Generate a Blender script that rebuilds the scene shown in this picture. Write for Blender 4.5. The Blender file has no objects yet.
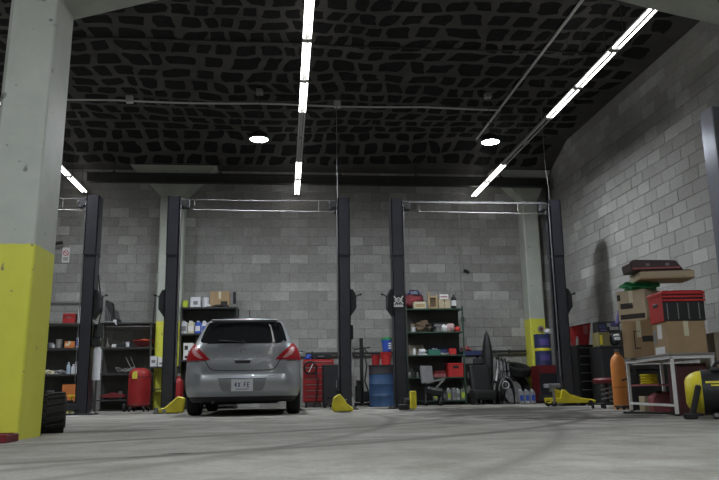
import bpy, bmesh, math, random
from mathutils import Vector, Matrix, noise

# ------------------------------------------------------------------ camera, world, exposure
sc = bpy.context.scene
COL = sc.collection
cam_data = bpy.data.cameras.new('camera')
cam_data.sensor_width = 36.0
cam_data.lens = 729.75 / 719.0 * 36.0
cam_data.clip_start = 0.05
cam = bpy.data.objects.new('camera', cam_data)
COL.objects.link(cam)
R = ((0.9947, 0.0041, 0.1024), (-0.1011, 0.2044, 0.9737), (-0.0169, -0.9789, 0.2037))
right = Vector((R[0][0], R[1][0], R[2][0])).normalized()
fwd = Vector((R[0][2], R[1][2], R[2][2])).normalized()
up = right.cross(fwd).normalized()
right = fwd.cross(up).normalized()
cam.matrix_world = Matrix(((right.x, up.x, -fwd.x, 0), (right.y, up.y, -fwd.y, 0), (right.z, up.z, -fwd.z, 0.29), (0, 0, 0, 1)))
sc.camera = cam

world = bpy.data.worlds.new('world')
sc.world = world
world.use_nodes = True
world.node_tree.nodes['Background'].inputs[0].default_value = (0.5, 0.55, 0.6, 1)
world.node_tree.nodes['Background'].inputs[1].default_value = 0.02

sc.view_settings.view_transform = 'Standard'
sc.view_settings.look = 'None'
sc.view_settings.gamma = 1.0
sc.view_settings.use_curve_mapping = False
sc.view_settings.exposure = 0.0
TUBE_POWER = 7.5      # emission of a fluorescent tube
LED_POWER = 680.0      # emission of a high-bay LED disc

rnd = random.Random(7)
PI = math.pi

# ------------------------------------------------------------------ materials
MATS = {}
def mat(name, col, rough=0.6, metal=0.0, var=0.0, scale=6.0, bump=0.0, coat=0.0, dirt=None, emit=0.0):
    if name in MATS: return MATS[name]
    m = bpy.data.materials.new(name); m.use_nodes = True
    nt = m.node_tree; b = nt.nodes['Principled BSDF']
    c = (col[0], col[1], col[2], 1)
    b.inputs['Base Color'].default_value = c
    b.inputs['Roughness'].default_value = rough
    b.inputs['Metallic'].default_value = metal
    b.inputs['Coat Weight'].default_value = coat
    if emit:
        b.inputs['Emission Color'].default_value = c
        b.inputs['Emission Strength'].default_value = emit
    if var or bump:
        tc = nt.nodes.new('ShaderNodeTexCoord')
        nz = nt.nodes.new('ShaderNodeTexNoise'); nz.inputs['Scale'].default_value = scale
        nz.inputs['Detail'].default_value = 6; nz.inputs['Roughness'].default_value = 0.65
        nt.links.new(tc.outputs['Object'], nz.inputs['Vector'])
        if var:
            rp = nt.nodes.new('ShaderNodeValToRGB')
            rp.color_ramp.elements[0].position = 0.3; rp.color_ramp.elements[1].position = 0.7
            d = dirt or (col[0]*(1-var), col[1]*(1-var), col[2]*(1-var))
            rp.color_ramp.elements[0].color = (d[0], d[1], d[2], 1)
            k = 1+var*0.5
            rp.color_ramp.elements[1].color = (min(1, col[0]*k), min(1, col[1]*k), min(1, col[2]*k), 1)
            nt.links.new(nz.outputs['Fac'], rp.inputs['Fac'])
            nt.links.new(rp.outputs['Color'], b.inputs['Base Color'])
        if bump:
            bp = nt.nodes.new('ShaderNodeBump'); bp.inputs['Strength'].default_value = bump
            bp.inputs['Distance'].default_value = 0.01
            nt.links.new(nz.outputs['Fac'], bp.inputs['Height'])
            nt.links.new(bp.outputs['Normal'], b.inputs['Normal'])
    MATS[name] = m
    return m

def node_mat(name):
    m = bpy.data.materials.new(name); m.use_nodes = True
    MATS[name] = m
    nt = m.node_tree
    return m, nt, nt.nodes['Principled BSDF'], nt.nodes.new, nt.links.new

def mathn(nt, op, a, b=None):
    n = nt.nodes.new('ShaderNodeMath'); n.operation = op
    for i, v in enumerate((a, b)):
        if v is None: continue
        if isinstance(v, (int, float)): n.inputs[i].default_value = v
        else: nt.links.new(v, n.inputs[i])
    return n.outputs[0]

def ramp(nt, fac, stops):
    r = nt.nodes.new('ShaderNodeValToRGB')
    els = r.color_ramp.elements
    while len(els) < len(stops): els.new(0.5)
    for e, (p, c) in zip(els, stops):
        e.position = p; e.color = (c[0], c[1], c[2], 1) if not isinstance(c, (int, float)) else (c, c, c, 1)
    nt.links.new(fac, r.inputs['Fac'])
    return r.outputs['Color']

def mixc(nt, fac, a, b, mode='MIX'):
    n = nt.nodes.new('ShaderNodeMix'); n.data_type = 'RGBA'; n.blend_type = mode
    for sock, v in ((n.inputs[0], fac), (n.inputs[6], a), (n.inputs[7], b)):
        if isinstance(v, (int, float)): sock.default_value = v
        elif isinstance(v, tuple): sock.default_value = (v[0], v[1], v[2], 1)
        else: nt.links.new(v, sock)
    return n.outputs[2]

def noise_tex(nt, vec, scale, detail=5, rough=0.6):
    n = nt.nodes.new('ShaderNodeTexNoise')
    n.inputs['Scale'].default_value = scale; n.inputs['Detail'].default_value = detail
    n.inputs['Roughness'].default_value = rough
    nt.links.new(vec, n.inputs['Vector'])
    return n.outputs['Fac']

# concrete block: every block gets its own tone
def make_block_mat():
    m, nt, b, N, L = node_mat('concrete_block')
    geo = N('ShaderNodeNewGeometry'); oi = N('ShaderNodeObjectInfo'); tc = N('ShaderNodeTexCoord')
    r = mathn(nt, 'FRACT', mathn(nt, 'ADD', geo.outputs['Random Per Island'], oi.outputs['Random']))
    tone = ramp(nt, r, [(0.0, (0.255, 0.252, 0.24)), (0.55, (0.32, 0.316, 0.302)), (0.84, (0.37, 0.366, 0.352)), (1.0, (0.47, 0.467, 0.452))])
    big = noise_tex(nt, geo.outputs['Position'], 0.7, 4)
    fine = noise_tex(nt, geo.outputs['Position'], 26, 4, 0.7)
    c = mixc(nt, ramp(nt, big, [(0.35, 0.0), (0.7, 0.75)]), tone, (0.22, 0.215, 0.203))
    c = mixc(nt, 0.45, c, ramp(nt, fine, [(0.3, 0.28), (0.7, 0.62)]), 'OVERLAY')
    L(c, b.inputs['Base Color'])
    b.inputs['Roughness'].default_value = 0.9
    bp = N('ShaderNodeBump'); bp.inputs['Strength'].default_value = 0.35; bp.inputs['Distance'].default_value = 0.006
    L(fine, bp.inputs['Height']); L(bp.outputs['Normal'], b.inputs['Normal'])
    return m
BLOCK = make_block_mat()
MORTAR = mat('mortar', (0.14, 0.138, 0.13), 0.95, var=0.3, scale=4)

def make_floor_mat():
    m, nt, b, N, L = node_mat('concrete_floor')
    geo = N('ShaderNodeNewGeometry'); P = geo.outputs['Position']
    sep = N('ShaderNodeSeparateXYZ'); L(P, sep.inputs[0]); X, Y = sep.outputs[0], sep.outputs[1]
    n1 = noise_tex(nt, P, 0.55, 6, 0.62); n2 = noise_tex(nt, P, 2.2, 6, 0.7); n3 = noise_tex(nt, P, 40, 4, 0.7); n4 = noise_tex(nt, P, 1.1, 3, 0.5)
    c = ramp(nt, n1, [(0.32, (0.285, 0.272, 0.242)), (0.68, (0.365, 0.352, 0.32))])
    c = mixc(nt, ramp(nt, n2, [(0.36, 0.75), (0.56, 0.0)]), c, (0.20, 0.19, 0.163))
    c = mixc(nt, ramp(nt, n4, [(0.56, 0.0), (0.72, 0.55)]), c, (0.44, 0.428, 0.396))
    c = mixc(nt, 0.3, c, ramp(nt, n3, [(0.3, 0.22), (0.7, 0.66)]), 'OVERLAY')
    def ell(cx, cy, rx, ry):
        a = mathn(nt, 'DIVIDE', mathn(nt, 'SUBTRACT', X, cx), rx); d = mathn(nt, 'DIVIDE', mathn(nt, 'SUBTRACT', Y, cy), ry)
        return mathn(nt, 'SQRT', mathn(nt, 'ADD', mathn(nt, 'MULTIPLY', a, a), mathn(nt, 'MULTIPLY', d, d)))
    # dried oil spills and a dark patch under the car
    for (cx, cy, rx, ry, k, colr) in ((2.9, 9.6, 1.8, 3.6, 0.97, (0.035, 0.032, 0.028)), (3.5, 11.2, 1.9, 1.8, 0.97, (0.03, 0.028, 0.025)),
                                      (3.2, 7.2, 1.2, 0.6, 0.95, (0.04, 0.037, 0.033)), (-0.52, 3.9, 0.10, 0.07, 1.0, (0.04, 0.037, 0.034)),
                                      (-0.6, 12.2, 1.1, 2.2, 0.8, (0.07, 0.066, 0.06)), (-1.5, 6.6, 0.5, 0.45, 0.8, (0.11, 0.105, 0.09)), (-2.6, 12.6, 1.0, 1.2, 0.6, (0.10, 0.095, 0.09))):
        f = mathn(nt, 'ADD', ell(cx, cy, rx, ry), mathn(nt, 'MULTIPLY', mathn(nt, 'SUBTRACT', n2, 0.5), 2.4))
        f = mathn(nt, 'ADD', f, mathn(nt, 'MULTIPLY', mathn(nt, 'SUBTRACT', n1, 0.5), 0.7))
        c = mixc(nt, ramp(nt, f, [(0.35, k*0.8), (1.1, 0.0)]), c, colr)
    # tyre marks: arcs of large circles
    for (cx, cy, r0, w, k) in ((-3.3, 10.25, 7.0, 0.11, 0.75), (-3.3, 10.25, 5.55, 0.11, 0.6), (4.6, -2.2, 7.9, 0.10, 0.45), (4.6, -2.2, 9.3, 0.10, 0.4), (-9.0, 9.0, 10.2, 0.09, 0.45), (-9.0, 9.0, 11.6, 0.09, 0.4)):
        d = mathn(nt, 'ABSOLUTE', mathn(nt, 'SUBTRACT', ell(cx, cy, 1, 1), r0))
        f = mathn(nt, 'MULTIPLY', mathn(nt, 'SUBTRACT', 1.0, mathn(nt, 'MINIMUM', mathn(nt, 'DIVIDE', d, w), 1.0)), mathn(nt, 'MULTIPLY', ramp(nt, n2, [(0.3, 0.35), (0.6, 1.0)]), k))
        c = mixc(nt, f, c, (0.055, 0.052, 0.046))
    L(c, b.inputs['Base Color'])
    b.inputs['Specular IOR Level'].default_value = 0.12
    L(ramp(nt, n2, [(0.3, 0.75), (0.7, 0.95)]), b.inputs['Roughness'])
    bp = N('ShaderNodeBump'); bp.inputs['Strength'].default_value = 0.2; bp.inputs['Distance'].default_value = 0.004
    L(n3, bp.inputs['Height']); L(bp.outputs['Normal'], b.inputs['Normal'])
    return m
FLOOR = make_floor_mat()

def make_pillar_mat(name, zsplit):
    m, nt, b, N, L = node_mat(name)
    geo = N('ShaderNodeNewGeometry'); P = geo.outputs['Position']
    sep = N('ShaderNodeSeparateXYZ'); L(P, sep.inputs[0])
    n1 = noise_tex(nt, P, 2.2, 6, 0.65); n2 = noise_tex(nt, P, 14, 5, 0.7); n3 = noise_tex(nt, P, 9, 2, 0.5)
    g = ramp(nt, n1, [(0.3, (0.36, 0.385, 0.335)), (0.7, (0.46, 0.485, 0.43))])
    y = ramp(nt, n1, [(0.3, (0.57, 0.57, 0.055)), (0.7, (0.67, 0.66, 0.075))])
    f = mathn(nt, 'GREATER_THAN', mathn(nt, 'ADD', sep.outputs[2], mathn(nt, 'MULTIPLY', mathn(nt, 'SUBTRACT', n2, 0.5), 0.02)), zsplit)
    c = mixc(nt, f, y, g)
    chip = ramp(nt, n3, [(0.70, 0.0), (0.74, 0.8)])
    c = mixc(nt, chip, c, (0.13, 0.13, 0.11))
    L(c, b.inputs['Base Color']); b.inputs['Roughness'].default_value = 0.55
    bp = N('ShaderNodeBump'); bp.inputs['Strength'].default_value = 0.25; bp.inputs['Distance'].default_value = 0.006
    L(n2, bp.inputs['Height']); L(bp.outputs['Normal'], b.inputs['Normal'])
    return m
PILLAR_NEAR = make_pillar_mat('painted_pillar_near', 1.40)
PILLAR_BACK = make_pillar_mat('painted_pillar_back', 1.78)

def make_brick_surface():
    m, nt, b, N, L = node_mat('block_surface')
    tc = N('ShaderNodeTexCoord'); mp = N('ShaderNodeMapping')
    mp.inputs['Rotation'].default_value = (PI/2, 0, 0)
    L(tc.outputs['Object'], mp.inputs['Vector'])
    br = N('ShaderNodeTexBrick'); L(mp.outputs['Vector'], br.inputs['Vector'])
    br.inputs['Color1'].default_value = (0.25, 0.248, 0.24, 1); br.inputs['Color2'].default_value = (0.31, 0.308, 0.30, 1)
    br.inputs['Mortar'].default_value = (0.16, 0.158, 0.15, 1); br.inputs['Scale'].default_value = 1.0
    br.inputs['Brick Width'].default_value = 0.406; br.inputs['Row Height'].default_value = 0.2033; br.inputs['Mortar Size'].default_value = 0.005
    L(br.outputs['Color'], b.inputs['Base Color']); b.inputs['Roughness'].default_value = 0.9
    return m
BRICK_SURF = make_brick_surface()

CEIL = mat('ceiling_slab', (0.075, 0.073, 0.067), 0.9, var=0.4, scale=1.3, bump=0.3)
PATCH = mat('black_adhesive', (0.018, 0.018, 0.018), 0.95, var=0.3, scale=5)
PATCH.node_tree.nodes['Principled BSDF'].inputs['Specular IOR Level'].default_value = 0.1
CEIL.node_tree.nodes['Principled BSDF'].inputs['Specular IOR Level'].default_value = 0.2
CONC = mat('pale_concrete', (0.40, 0.42, 0.375), 0.7, var=0.2, scale=3, bump=0.2)
LIFT = mat('lift_steel', (0.026, 0.026, 0.034), 0.42, var=0.3, scale=3)
LIFT2 = mat('lift_steel_dull', (0.018, 0.018, 0.022), 0.55, var=0.3, scale=4)
BLACK = mat('black_plastic', (0.012, 0.012, 0.013), 0.5)
RUBBER = mat('rubber', (0.014, 0.014, 0.014), 0.8, var=0.3, scale=20)
SHELFB = mat('shelf_back_and_shade', (0.085, 0.085, 0.08), 0.8, var=0.3, scale=4)
DKSTEEL = mat('dark_steel', (0.035, 0.034, 0.032), 0.6, 0.3, var=0.3, scale=6)
STEEL = mat('steel', (0.32, 0.32, 0.32), 0.4, 0.8, var=0.25, scale=8)
GALV = mat('galvanised', (0.30, 0.30, 0.29), 0.5, 0.5, var=0.3, scale=5)
LIFTYEL = mat('safety_yellow', (0.72, 0.62, 0.03), 0.45, var=0.22, scale=7)
WHITE = mat('white_paint', (0.68, 0.68, 0.67), 0.5, var=0.12, scale=6)
WHITEP = mat('white_plastic', (0.62, 0.63, 0.66), 0.45, var=0.1, scale=6)
RED = mat('red_paint', (0.36, 0.022, 0.024), 0.4, var=0.25, scale=5)
REDP = mat('red_plastic', (0.50, 0.03, 0.03), 0.45, var=0.15, scale=6)
DKRED = mat('dark_red', (0.15, 0.012, 0.016), 0.55, var=0.25, scale=5)
BLUE = mat('blue_drum', (0.035, 0.085, 0.19), 0.45, var=0.25, scale=4)
BLUEP = mat('blue_plastic', (0.04, 0.10, 0.50), 0.45, var=0.15)
NAVY = mat('navy', (0.03, 0.04, 0.12), 0.5, var=0.2)
PURPLE = mat('violet_plastic', (0.085, 0.065, 0.25), 0.5, var=0.15)
GREEN = mat('green_frame', (0.035, 0.075, 0.05), 0.5, var=0.25)
GREENBAG = mat('green_bag', (0.03, 0.28, 0.10), 0.45, var=0.2)
ORANGE = mat('orange_paint', (0.75, 0.27, 0.06), 0.5, var=0.12)
ORANGEBX = mat('orange_card', (0.55, 0.17, 0.04), 0.7, var=0.2)
CARD = mat('cardboard', (0.36, 0.25, 0.14), 0.85, var=0.14, scale=5)
CARD2 = mat('pale_cardboard', (0.46, 0.38, 0.26), 0.85, var=0.12, scale=5)
CARDG = mat('grey_cardboard', (0.24, 0.20, 0.15), 0.85, var=0.15, scale=5)
INK = mat('dark_ink', (0.035, 0.03, 0.025), 0.8)
TAPE = mat('paper_white', (0.66, 0.66, 0.66), 0.7)
WOOD = mat('pale_wood', (0.42, 0.31, 0.17), 0.7, var=0.3, scale=9)
CREAM = mat('cream_plastic', (0.60, 0.56, 0.40), 0.5, var=0.12)
LIME = mat('lime_plastic', (0.50, 0.62, 0.05), 0.45, var=0.12)
GREY = mat('grey_plastic', (0.20, 0.20, 0.21), 0.55, var=0.2)
BROWN = mat('brown_rag', (0.13, 0.09, 0.055), 0.9, var=0.5, scale=9)
PINK = mat('faded_red', (0.35, 0.10, 0.11), 0.6, var=0.2)
OLIVE = mat('olive_card', (0.20, 0.17, 0.07), 0.7, var=0.25)
SHELFM = mat('shelf_dark', (0.05, 0.05, 0.048), 0.6, 0.2, var=0.3, scale=5)
SHELFG = mat('shelf_grey', (0.27, 0.27, 0.26), 0.6, 0.2, var=0.25, scale=5)
BLUEGREY = mat('blue_grey_gloss', (0.24, 0.25, 0.30), 0.2, 0.3, coat=0.6)
PAINT = mat('silver_paint', (0.34, 0.36, 0.38), 0.3, 0.35, coat=0.7)
GLASS = mat('tinted_glass', (0.012, 0.013, 0.014), 0.06, 0.0, coat=0.5)
LAMPRED = mat('tail_lamp_red', (0.36, 0.012, 0.018), 0.3)
LAMPCLR = mat('tail_lamp_clear', (0.60, 0.30, 0.30), 0.3)
for m_ in (LAMPRED, LAMPCLR): m_.node_tree.nodes['Principled BSDF'].inputs['Specular IOR Level'].default_value = 0.2
CHROME = mat('chrome', (0.62, 0.62, 0.63), 0.18, 0.9)
TUBEON = mat('tube_lit', (1.0, 0.985, 0.96), emit=TUBE_POWER)
LEDON = mat('led_lit', (0.90, 0.95, 1.0), emit=LED_POWER)
TUBEOFF = mat('tube_unlit', (0.55, 0.55, 0.53), 0.3)
CONDUIT = mat('conduit_paint', (0.50, 0.50, 0.48), 0.7, var=0.2, scale=5)
FIXT = mat('fixture_enamel', (0.50, 0.50, 0.48), 0.4, var=0.15)

# ------------------------------------------------------------------ mesh builder
class B:
    def __init__(s): s.bm = bmesh.new()
    def box(s, x0, x1, y0, y1, z0, z1, bev=0.0, M=None, seg=1):
        r = bmesh.ops.create_cube(s.bm, size=1.0)
        vs = r['verts']
        for v in vs:
            v.co = Vector(((x0+x1)/2 + v.co.x*(x1-x0), (y0+y1)/2 + v.co.y*(y1-y0), (z0+z1)/2 + v.co.z*(z1-z0)))
        if M is not None: bmesh.ops.transform(s.bm, matrix=M, verts=vs)
        if bev:
            es = {e for v in vs for e in v.link_edges}
            bmesh.ops.bevel(s.bm, geom=list(es), offset=bev, segments=seg, affect='EDGES', profile=0.5, clamp_overlap=True)
        return s
    def cbox(s, c, size, rz=0.0, bev=0.0, rx=0.0, ry=0.0, seg=1):
        M = Matrix.Translation(c) @ Matrix.Rotation(rz, 4, 'Z') @ Matrix.Rotation(ry, 4, 'Y') @ Matrix.Rotation(rx, 4, 'X')
        a, b_, c_ = size[0]/2, size[1]/2, size[2]/2
        return s.box(-a, a, -b_, b_, -c_, c_, bev, M, seg)
    def bar(s, p0, p1, w, h=None, bev=0.0):
        p0, p1 = Vector(p0), Vector(p1); h = h or w
        d = p1 - p0; q = d.to_track_quat('X', 'Z').to_matrix().to_4x4()
        M = Matrix.Translation((p0+p1)/2) @ q
        L_ = d.length/2
        return s.box(-L_, L_, -w/2, w/2, -h/2, h/2, bev, M)
    def cyl(s, p0, p1, r0, r1=None, n=16, cap=True):
        r1 = r0 if r1 is None else r1
        p0, p1 = Vector(p0), Vector(p1); d = p1 - p0
        q = d.to_track_quat('Z', 'Y').to_matrix().to_4x4()
        bmesh.ops.create_cone(s.bm, cap_ends=cap, cap_tris=False, segments=n, radius1=r0, radius2=max(r1, 1e-4), depth=d.length,
                              matrix=Matrix.Translation((p0+p1)/2) @ q)
        return s
    def tube(s, pts, r, n=8):
        pts = [Vector(p) for p in pts]; rings = []
        for i, p in enumerate(pts):
            t = (pts[min(i+1, len(pts)-1)] - pts[max(i-1, 0)]).normalized()
            a = t.orthogonal().normalized() if not rings else (prev - t*prev.dot(t)).normalized()
            prev = a; b_ = t.cross(a)
            rings.append([s.bm.verts.new(p + (a*math.cos(2*PI*k/n) + b_*math.sin(2*PI*k/n))*r) for k in range(n)])
        for i in range(len(rings)-1):
            for k in range(n):
                s.bm.faces.new((rings[i][k], rings[i][(k+1) % n], rings[i+1][(k+1) % n], rings[i+1][k]))
        s.bm.faces.new(rings[0][::-1]); s.bm.faces.new(rings[-1])
        return s
    def lathe(s, prof, n=24, M=None):
        rings = []; allv = []
        for r, z in prof:
            if r < 1e-5: ring = [s.bm.verts.new((0, 0, z))]
            else: ring = [s.bm.verts.new((r*math.cos(2*PI*k/n), r*math.sin(2*PI*k/n), z)) for k in range(n)]
            rings.append(ring); allv += ring
        for a, b_ in zip(rings, rings[1:]):
            for k in range(n):
                k2 = (k+1) % n
                if len(a) == 1 and len(b_) == 1: continue
                if len(a) == 1: s.bm.faces.new((a[0], b_[k2], b_[k]))
                elif len(b_) == 1: s.bm.faces.new((a[k], a[k2], b_[0]))
                else: s.bm.faces.new((a[k], a[k2], b_[k2], b_[k]))
        if len(rings[0]) > 1 and prof[0] != prof[-1]: s.bm.faces.new(rings[0][::-1])
        if len(rings[-1]) > 1 and prof[0] != prof[-1]: s.bm.faces.new(rings[-1])
        if M is not None: bmesh.ops.transform(s.bm, matrix=M, verts=allv)
        return s
    def prism(s, poly, axis, a, b_, bev=0.0):
        # poly: 2D points in the two other axes; axis 'x': (y,z), 'y': (x,z), 'z': (x,y)
        def P(p, t): return {'x': (t, p[0], p[1]), 'y': (p[0], t, p[1]), 'z': (p[0], p[1], t)}[axis]
        A = [s.bm.verts.new(P(p, a)) for p in poly]; Bv = [s.bm.verts.new(P(p, b_)) for p in poly]
        n = len(poly); fs = [s.bm.faces.new(A[::-1]), s.bm.faces.new(Bv)]
        for k in range(n): fs.append(s.bm.faces.new((A[k], A[(k+1) % n], Bv[(k+1) % n], Bv[k])))
        bmesh.ops.recalc_face_normals(s.bm, faces=fs)
        if bev:
            es = {e for f in fs for e in f.edges}
            bmesh.ops.bevel(s.bm, geom=list(es), offset=bev, segments=1, affect='EDGES', profile=0.5, clamp_overlap=True)
        return s
    def blob(s, c, size, seed=0, amp=0.25, freq=2.0, sub=3):
        r = bmesh.ops.create_icosphere(s.bm, subdivisions=sub, radius=1.0)
        for v in r['verts']:
            k = 1 + amp*noise.noise(v.co*freq + Vector((seed*3.7, seed*1.3, seed*5.1)))*1.6
            z = max(v.co.z*k, -0.82)
            v.co = Vector((c[0] + v.co.x*k*size[0]/2, c[1] + v.co.y*k*size[1]/2, c[2] + z*size[2]/2))
        return s
    def mesh(s, name, smooth=False):
        bmesh.ops.recalc_face_normals(s.bm, faces=s.bm.faces[:])
        me = bpy.data.meshes.new(name); s.bm.to_mesh(me); s.bm.free()
        if smooth:
            for p in me.polygons: p.use_smooth = True
            try: me.set_sharp_from_angle(angle=math.radians(40))
            except Exception: pass
        return me
    def done(s, name, m, parent=None, smooth=False, label=None):
        me = s.mesh(name, smooth); me.materials.append(m)
        o = bpy.data.objects.new(name, me); COL.objects.link(o)
        if parent is not None: o.parent = parent
        if label: o['label'] = label
        return o

def tag(o, label, cat, group=None, kind=None):
    o['label'] = label; o['category'] = cat
    if group: o['group'] = group
    if kind: o['kind'] = kind
    return o
def thing(name, label, cat, loc=(0, 0, 0), rz=0.0, group=None):
    o = bpy.data.objects.new(name, None); o.empty_display_size = 0.1; COL.objects.link(o)
    o.location = loc; o.rotation_euler = (0, 0, rz)
    return tag(o, label, cat, group)
def single(b, name, m, label, cat, loc=(0, 0, 0), rz=0.0, group=None, smooth=False):
    o = b.done(name, m, None, smooth); o.location = loc; o.rotation_euler = (0, 0, rz)
    return tag(o, label, cat, group)
def copy_tree(o, parent=None):
    c = o.copy(); COL.objects.link(c); c.parent = parent
    for ch in list(o.children): copy_tree(ch, c)
    return c
def struct(o):
    o['kind'] = 'structure'; return o

# ------------------------------------------------------------------ room shell
XL, XR, YF, YB, H = -10.0, 6.0, -4.0, 15.75, 5.5
struct(B().box(XL-.2, XR+.2, YF-.2, YB+.2, -0.2, 0).done('floor', FLOOR))
def zc(y): return H if y < 14.3 else H - .37*min(1, (y-14.3)/1.05)
ceiling = struct(B().box(XL-.2, XR+.2, YF-.2, YB+.2, H, H+.2).done('ceiling', CEIL))
soffit = struct(B().prism([(14.3, H-.001), (15.35, H-.37), (YB, H-.37), (YB, H+.1), (14.3, H+.1)], 'x', XL, XR).done('trim_2', CEIL))
wall_back = struct(B().box(XL-.2, XR+.2, YB+.008, YB+.2, 0, H).done('wall_back', MORTAR))
wall_right = struct(B().box(XR+.008, XR+.2, YF-.2, YB+.008, 0, H).done('wall_right', MORTAR))
struct(B().box(XL-.2, XL, YF, YB+.008, 0, H).done('wall_left', BRICK_SURF))
struct(B().box(XL, XR+.008, YF-.2, YF, 0, H).done('wall_front', BRICK_SURF))

BW, BH, JT = 0.4064, 0.2033, 0.005
def block_mesh(w):
    b = B(); bm = b.bm
    def ring(i, d): return [bm.verts.new((x, d, z)) for x, z in ((i, i), (w-i, i), (w-i, BH-i), (i, BH-i))]
    j = JT/2
    a0 = ring(j, 0.009); a1 = ring(j, 0.003); a2 = ring(j+0.003, 0.0)
    for p, q in ((a0, a1), (a1, a2)):
        for k in range(4): bm.faces.new((p[k], p[(k+1) % 4], q[(k+1) % 4], q[k]))
    bm.faces.new(a2)
    me = b.mesh('concrete_block'); me.materials.append(BLOCK); return me
blk_full, blk_half = block_mesh(BW), block_mesh(BW/2)

def lay_wall(parent, origin, rz, length, skip_until, score):
    # blocks laid from origin along local x; local -y faces the room
    M0 = Matrix.Translation(origin) @ Matrix.Rotation(rz, 4, 'Z')
    cells = []
    for r in range(27):
        x = 0.0 if r % 2 == 0 else -BW/2
        while x < length - 0.02:
            w = BW
            x0, x1 = max(x, 0), min(x+BW, length)
            if x1 > skip_until: cells.append((x0, x1-x0, r*BH))
            x += BW
    cells.sort(key=lambda c: -score(M0 @ Vector((c[0]+c[1]/2, 0, c[2]+BH/2))))
    good = [c for c in cells if abs(c[1]-BW) < 0.01][:300]
    gs = set(good)
    for (x, w, z) in good:
        o = bpy.data.objects.new('concrete_block', blk_full); COL.objects.link(o)
        jx = rnd.uniform(-.001, .001); jy = rnd.uniform(-0.003, 0.002)
        o.parent = parent; o.matrix_local = M0 @ Matrix.Translation((x+jx, jy, z))
    b = B()
    for c in cells:
        if c in gs: continue
        x, w, z = c
        n0 = len(b.bm.verts)
        b.bm.from_mesh(blk_full); b.bm.verts.ensure_lookup_table()
        jy = rnd.uniform(-0.003, 0.002)
        T = M0 @ Matrix.Translation((x, jy, z)) @ Matrix.Diagonal((w/BW, 1, 1, 1))
        for v in b.bm.verts[n0:]: v.co = T @ v.co
    o = b.done('concrete_blocks', BLOCK, parent); o['kind'] = 'stuff'
def back_score(p):
    s = 0.0
    if -4.9 < p.x < 5.95: s += 1
    if p.z > 2.2: s += 2
    elif p.z > 1.4: s += 1
    if p.z > 4.35: s -= 2.5
    for a, b_ in ((-2.7, -2.05), (-4.1, -3.85), (5.25, 5.7), (1.15, 1.45), (2.3, 2.65)):
        if a < p.x < b_: s -= 1.5
    return s + 0.01*p.z
lay_wall(wall_back, (-7.0, YB, 0), 0, 13.0, 0, back_score)
def right_score(p): return (3 if 8.6 < p.y < 14.8 and 1.2 < p.z < 5.2 else 0) - 0.1*p.y - 0.05*abs(p.z-3)
lay_wall(wall_right, (XR, YB, 0), -PI/2, 13.5, 0, right_score)

# black adhesive patches left on the ceiling slab
patches = []
yy = 7.0
def warp(x, y):
    v = noise.noise_vector(Vector((x*.45, y*.45, 3.1)))
    w2 = noise.noise_vector(Vector((x*1.7, y*1.7, 9.4)))
    return x + .26*v.x + .09*w2.x, y + .26*v.y + .09*w2.y
while yy < 15.8:
    dy = rnd.uniform(0.34, 0.46)
    xx = -6.6 + rnd.uniform(0, .4)
    while xx < 6.2:
        dx = rnd.choice((.26, .3, .34, .38, .44, .52)) * rnd.uniform(.9, 1.1)
        patches.append((xx+dx/2, yy+dy/2, dx, dy)); xx += dx
    yy += dy
def patch_verts(cx, cy, dx, dy):
    w, d = dx*rnd.uniform(.70, .86)/2, dy*rnd.uniform(.68, .86)/2
    sk = rnd.uniform(-.25, .25)*d
    j = lambda: rnd.uniform(.80, 1.10)
    base = ((1, -.75), (1, 0), (1, .75), (.78, 1), (0, 1), (-.78, 1), (-1, .75), (-1, 0), (-1, -.75), (-.78, -1), (0, -1), (.78, -1))
    return [warp(cx + x*w*j() + sk*y, cy + y*d*j() + .3*sk*x) for x, y in base]
def patch_score(p):
    lim = p[1]*0.62 + .5
    return (10 if -0.38*p[1] < p[0] < lim else 0) + (3 if p[1] > 14.2 else 0) + (5 if p[1] > 8.6 else 0) - p[1]*0.1
patches = [p for p in patches if -6.3 < warp(p[0], p[1])[0] - p[2]/2 - .05 and warp(p[0], p[1])[0] + p[2]/2 + .08 < 5.95 and warp(p[0], p[1])[1] + p[3]/2 + .06 < 15.5]
patches.sort(key=lambda p: -patch_score(p))
rest, rest2 = B(), B()
def add_patch(b, poly, ox, oy, th):
    lo = [b.bm.verts.new((x-ox, y-oy, zc(y)-th)) for x, y in poly]; hi = [b.bm.verts.new((x-ox, y-oy, zc(y))) for x, y in poly]
    b.bm.faces.new(lo)
    for k in range(len(poly)): b.bm.faces.new((lo[k], hi[k], hi[(k+1) % len(poly)], lo[(k+1) % len(poly)]))
    return b
for i, p in enumerate(patches):
    th = rnd.uniform(.003, .006)
    if i < 300:
        o = add_patch(B(), patch_verts(*p), p[0], p[1], th).done('adhesive_patch', PATCH, soffit if p[1] > 14.2 else ceiling)
        o.location = (p[0], p[1], 0)
    else: add_patch(rest2 if p[1] > 14.2 else rest, patch_verts(*p), 0, 0, th)
o = rest2.done('adhesive_patches', PATCH, soffit); o['kind'] = 'stuff'
o = rest.done('adhesive_patches', PATCH, ceiling); o['kind'] = 'stuff'


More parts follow.
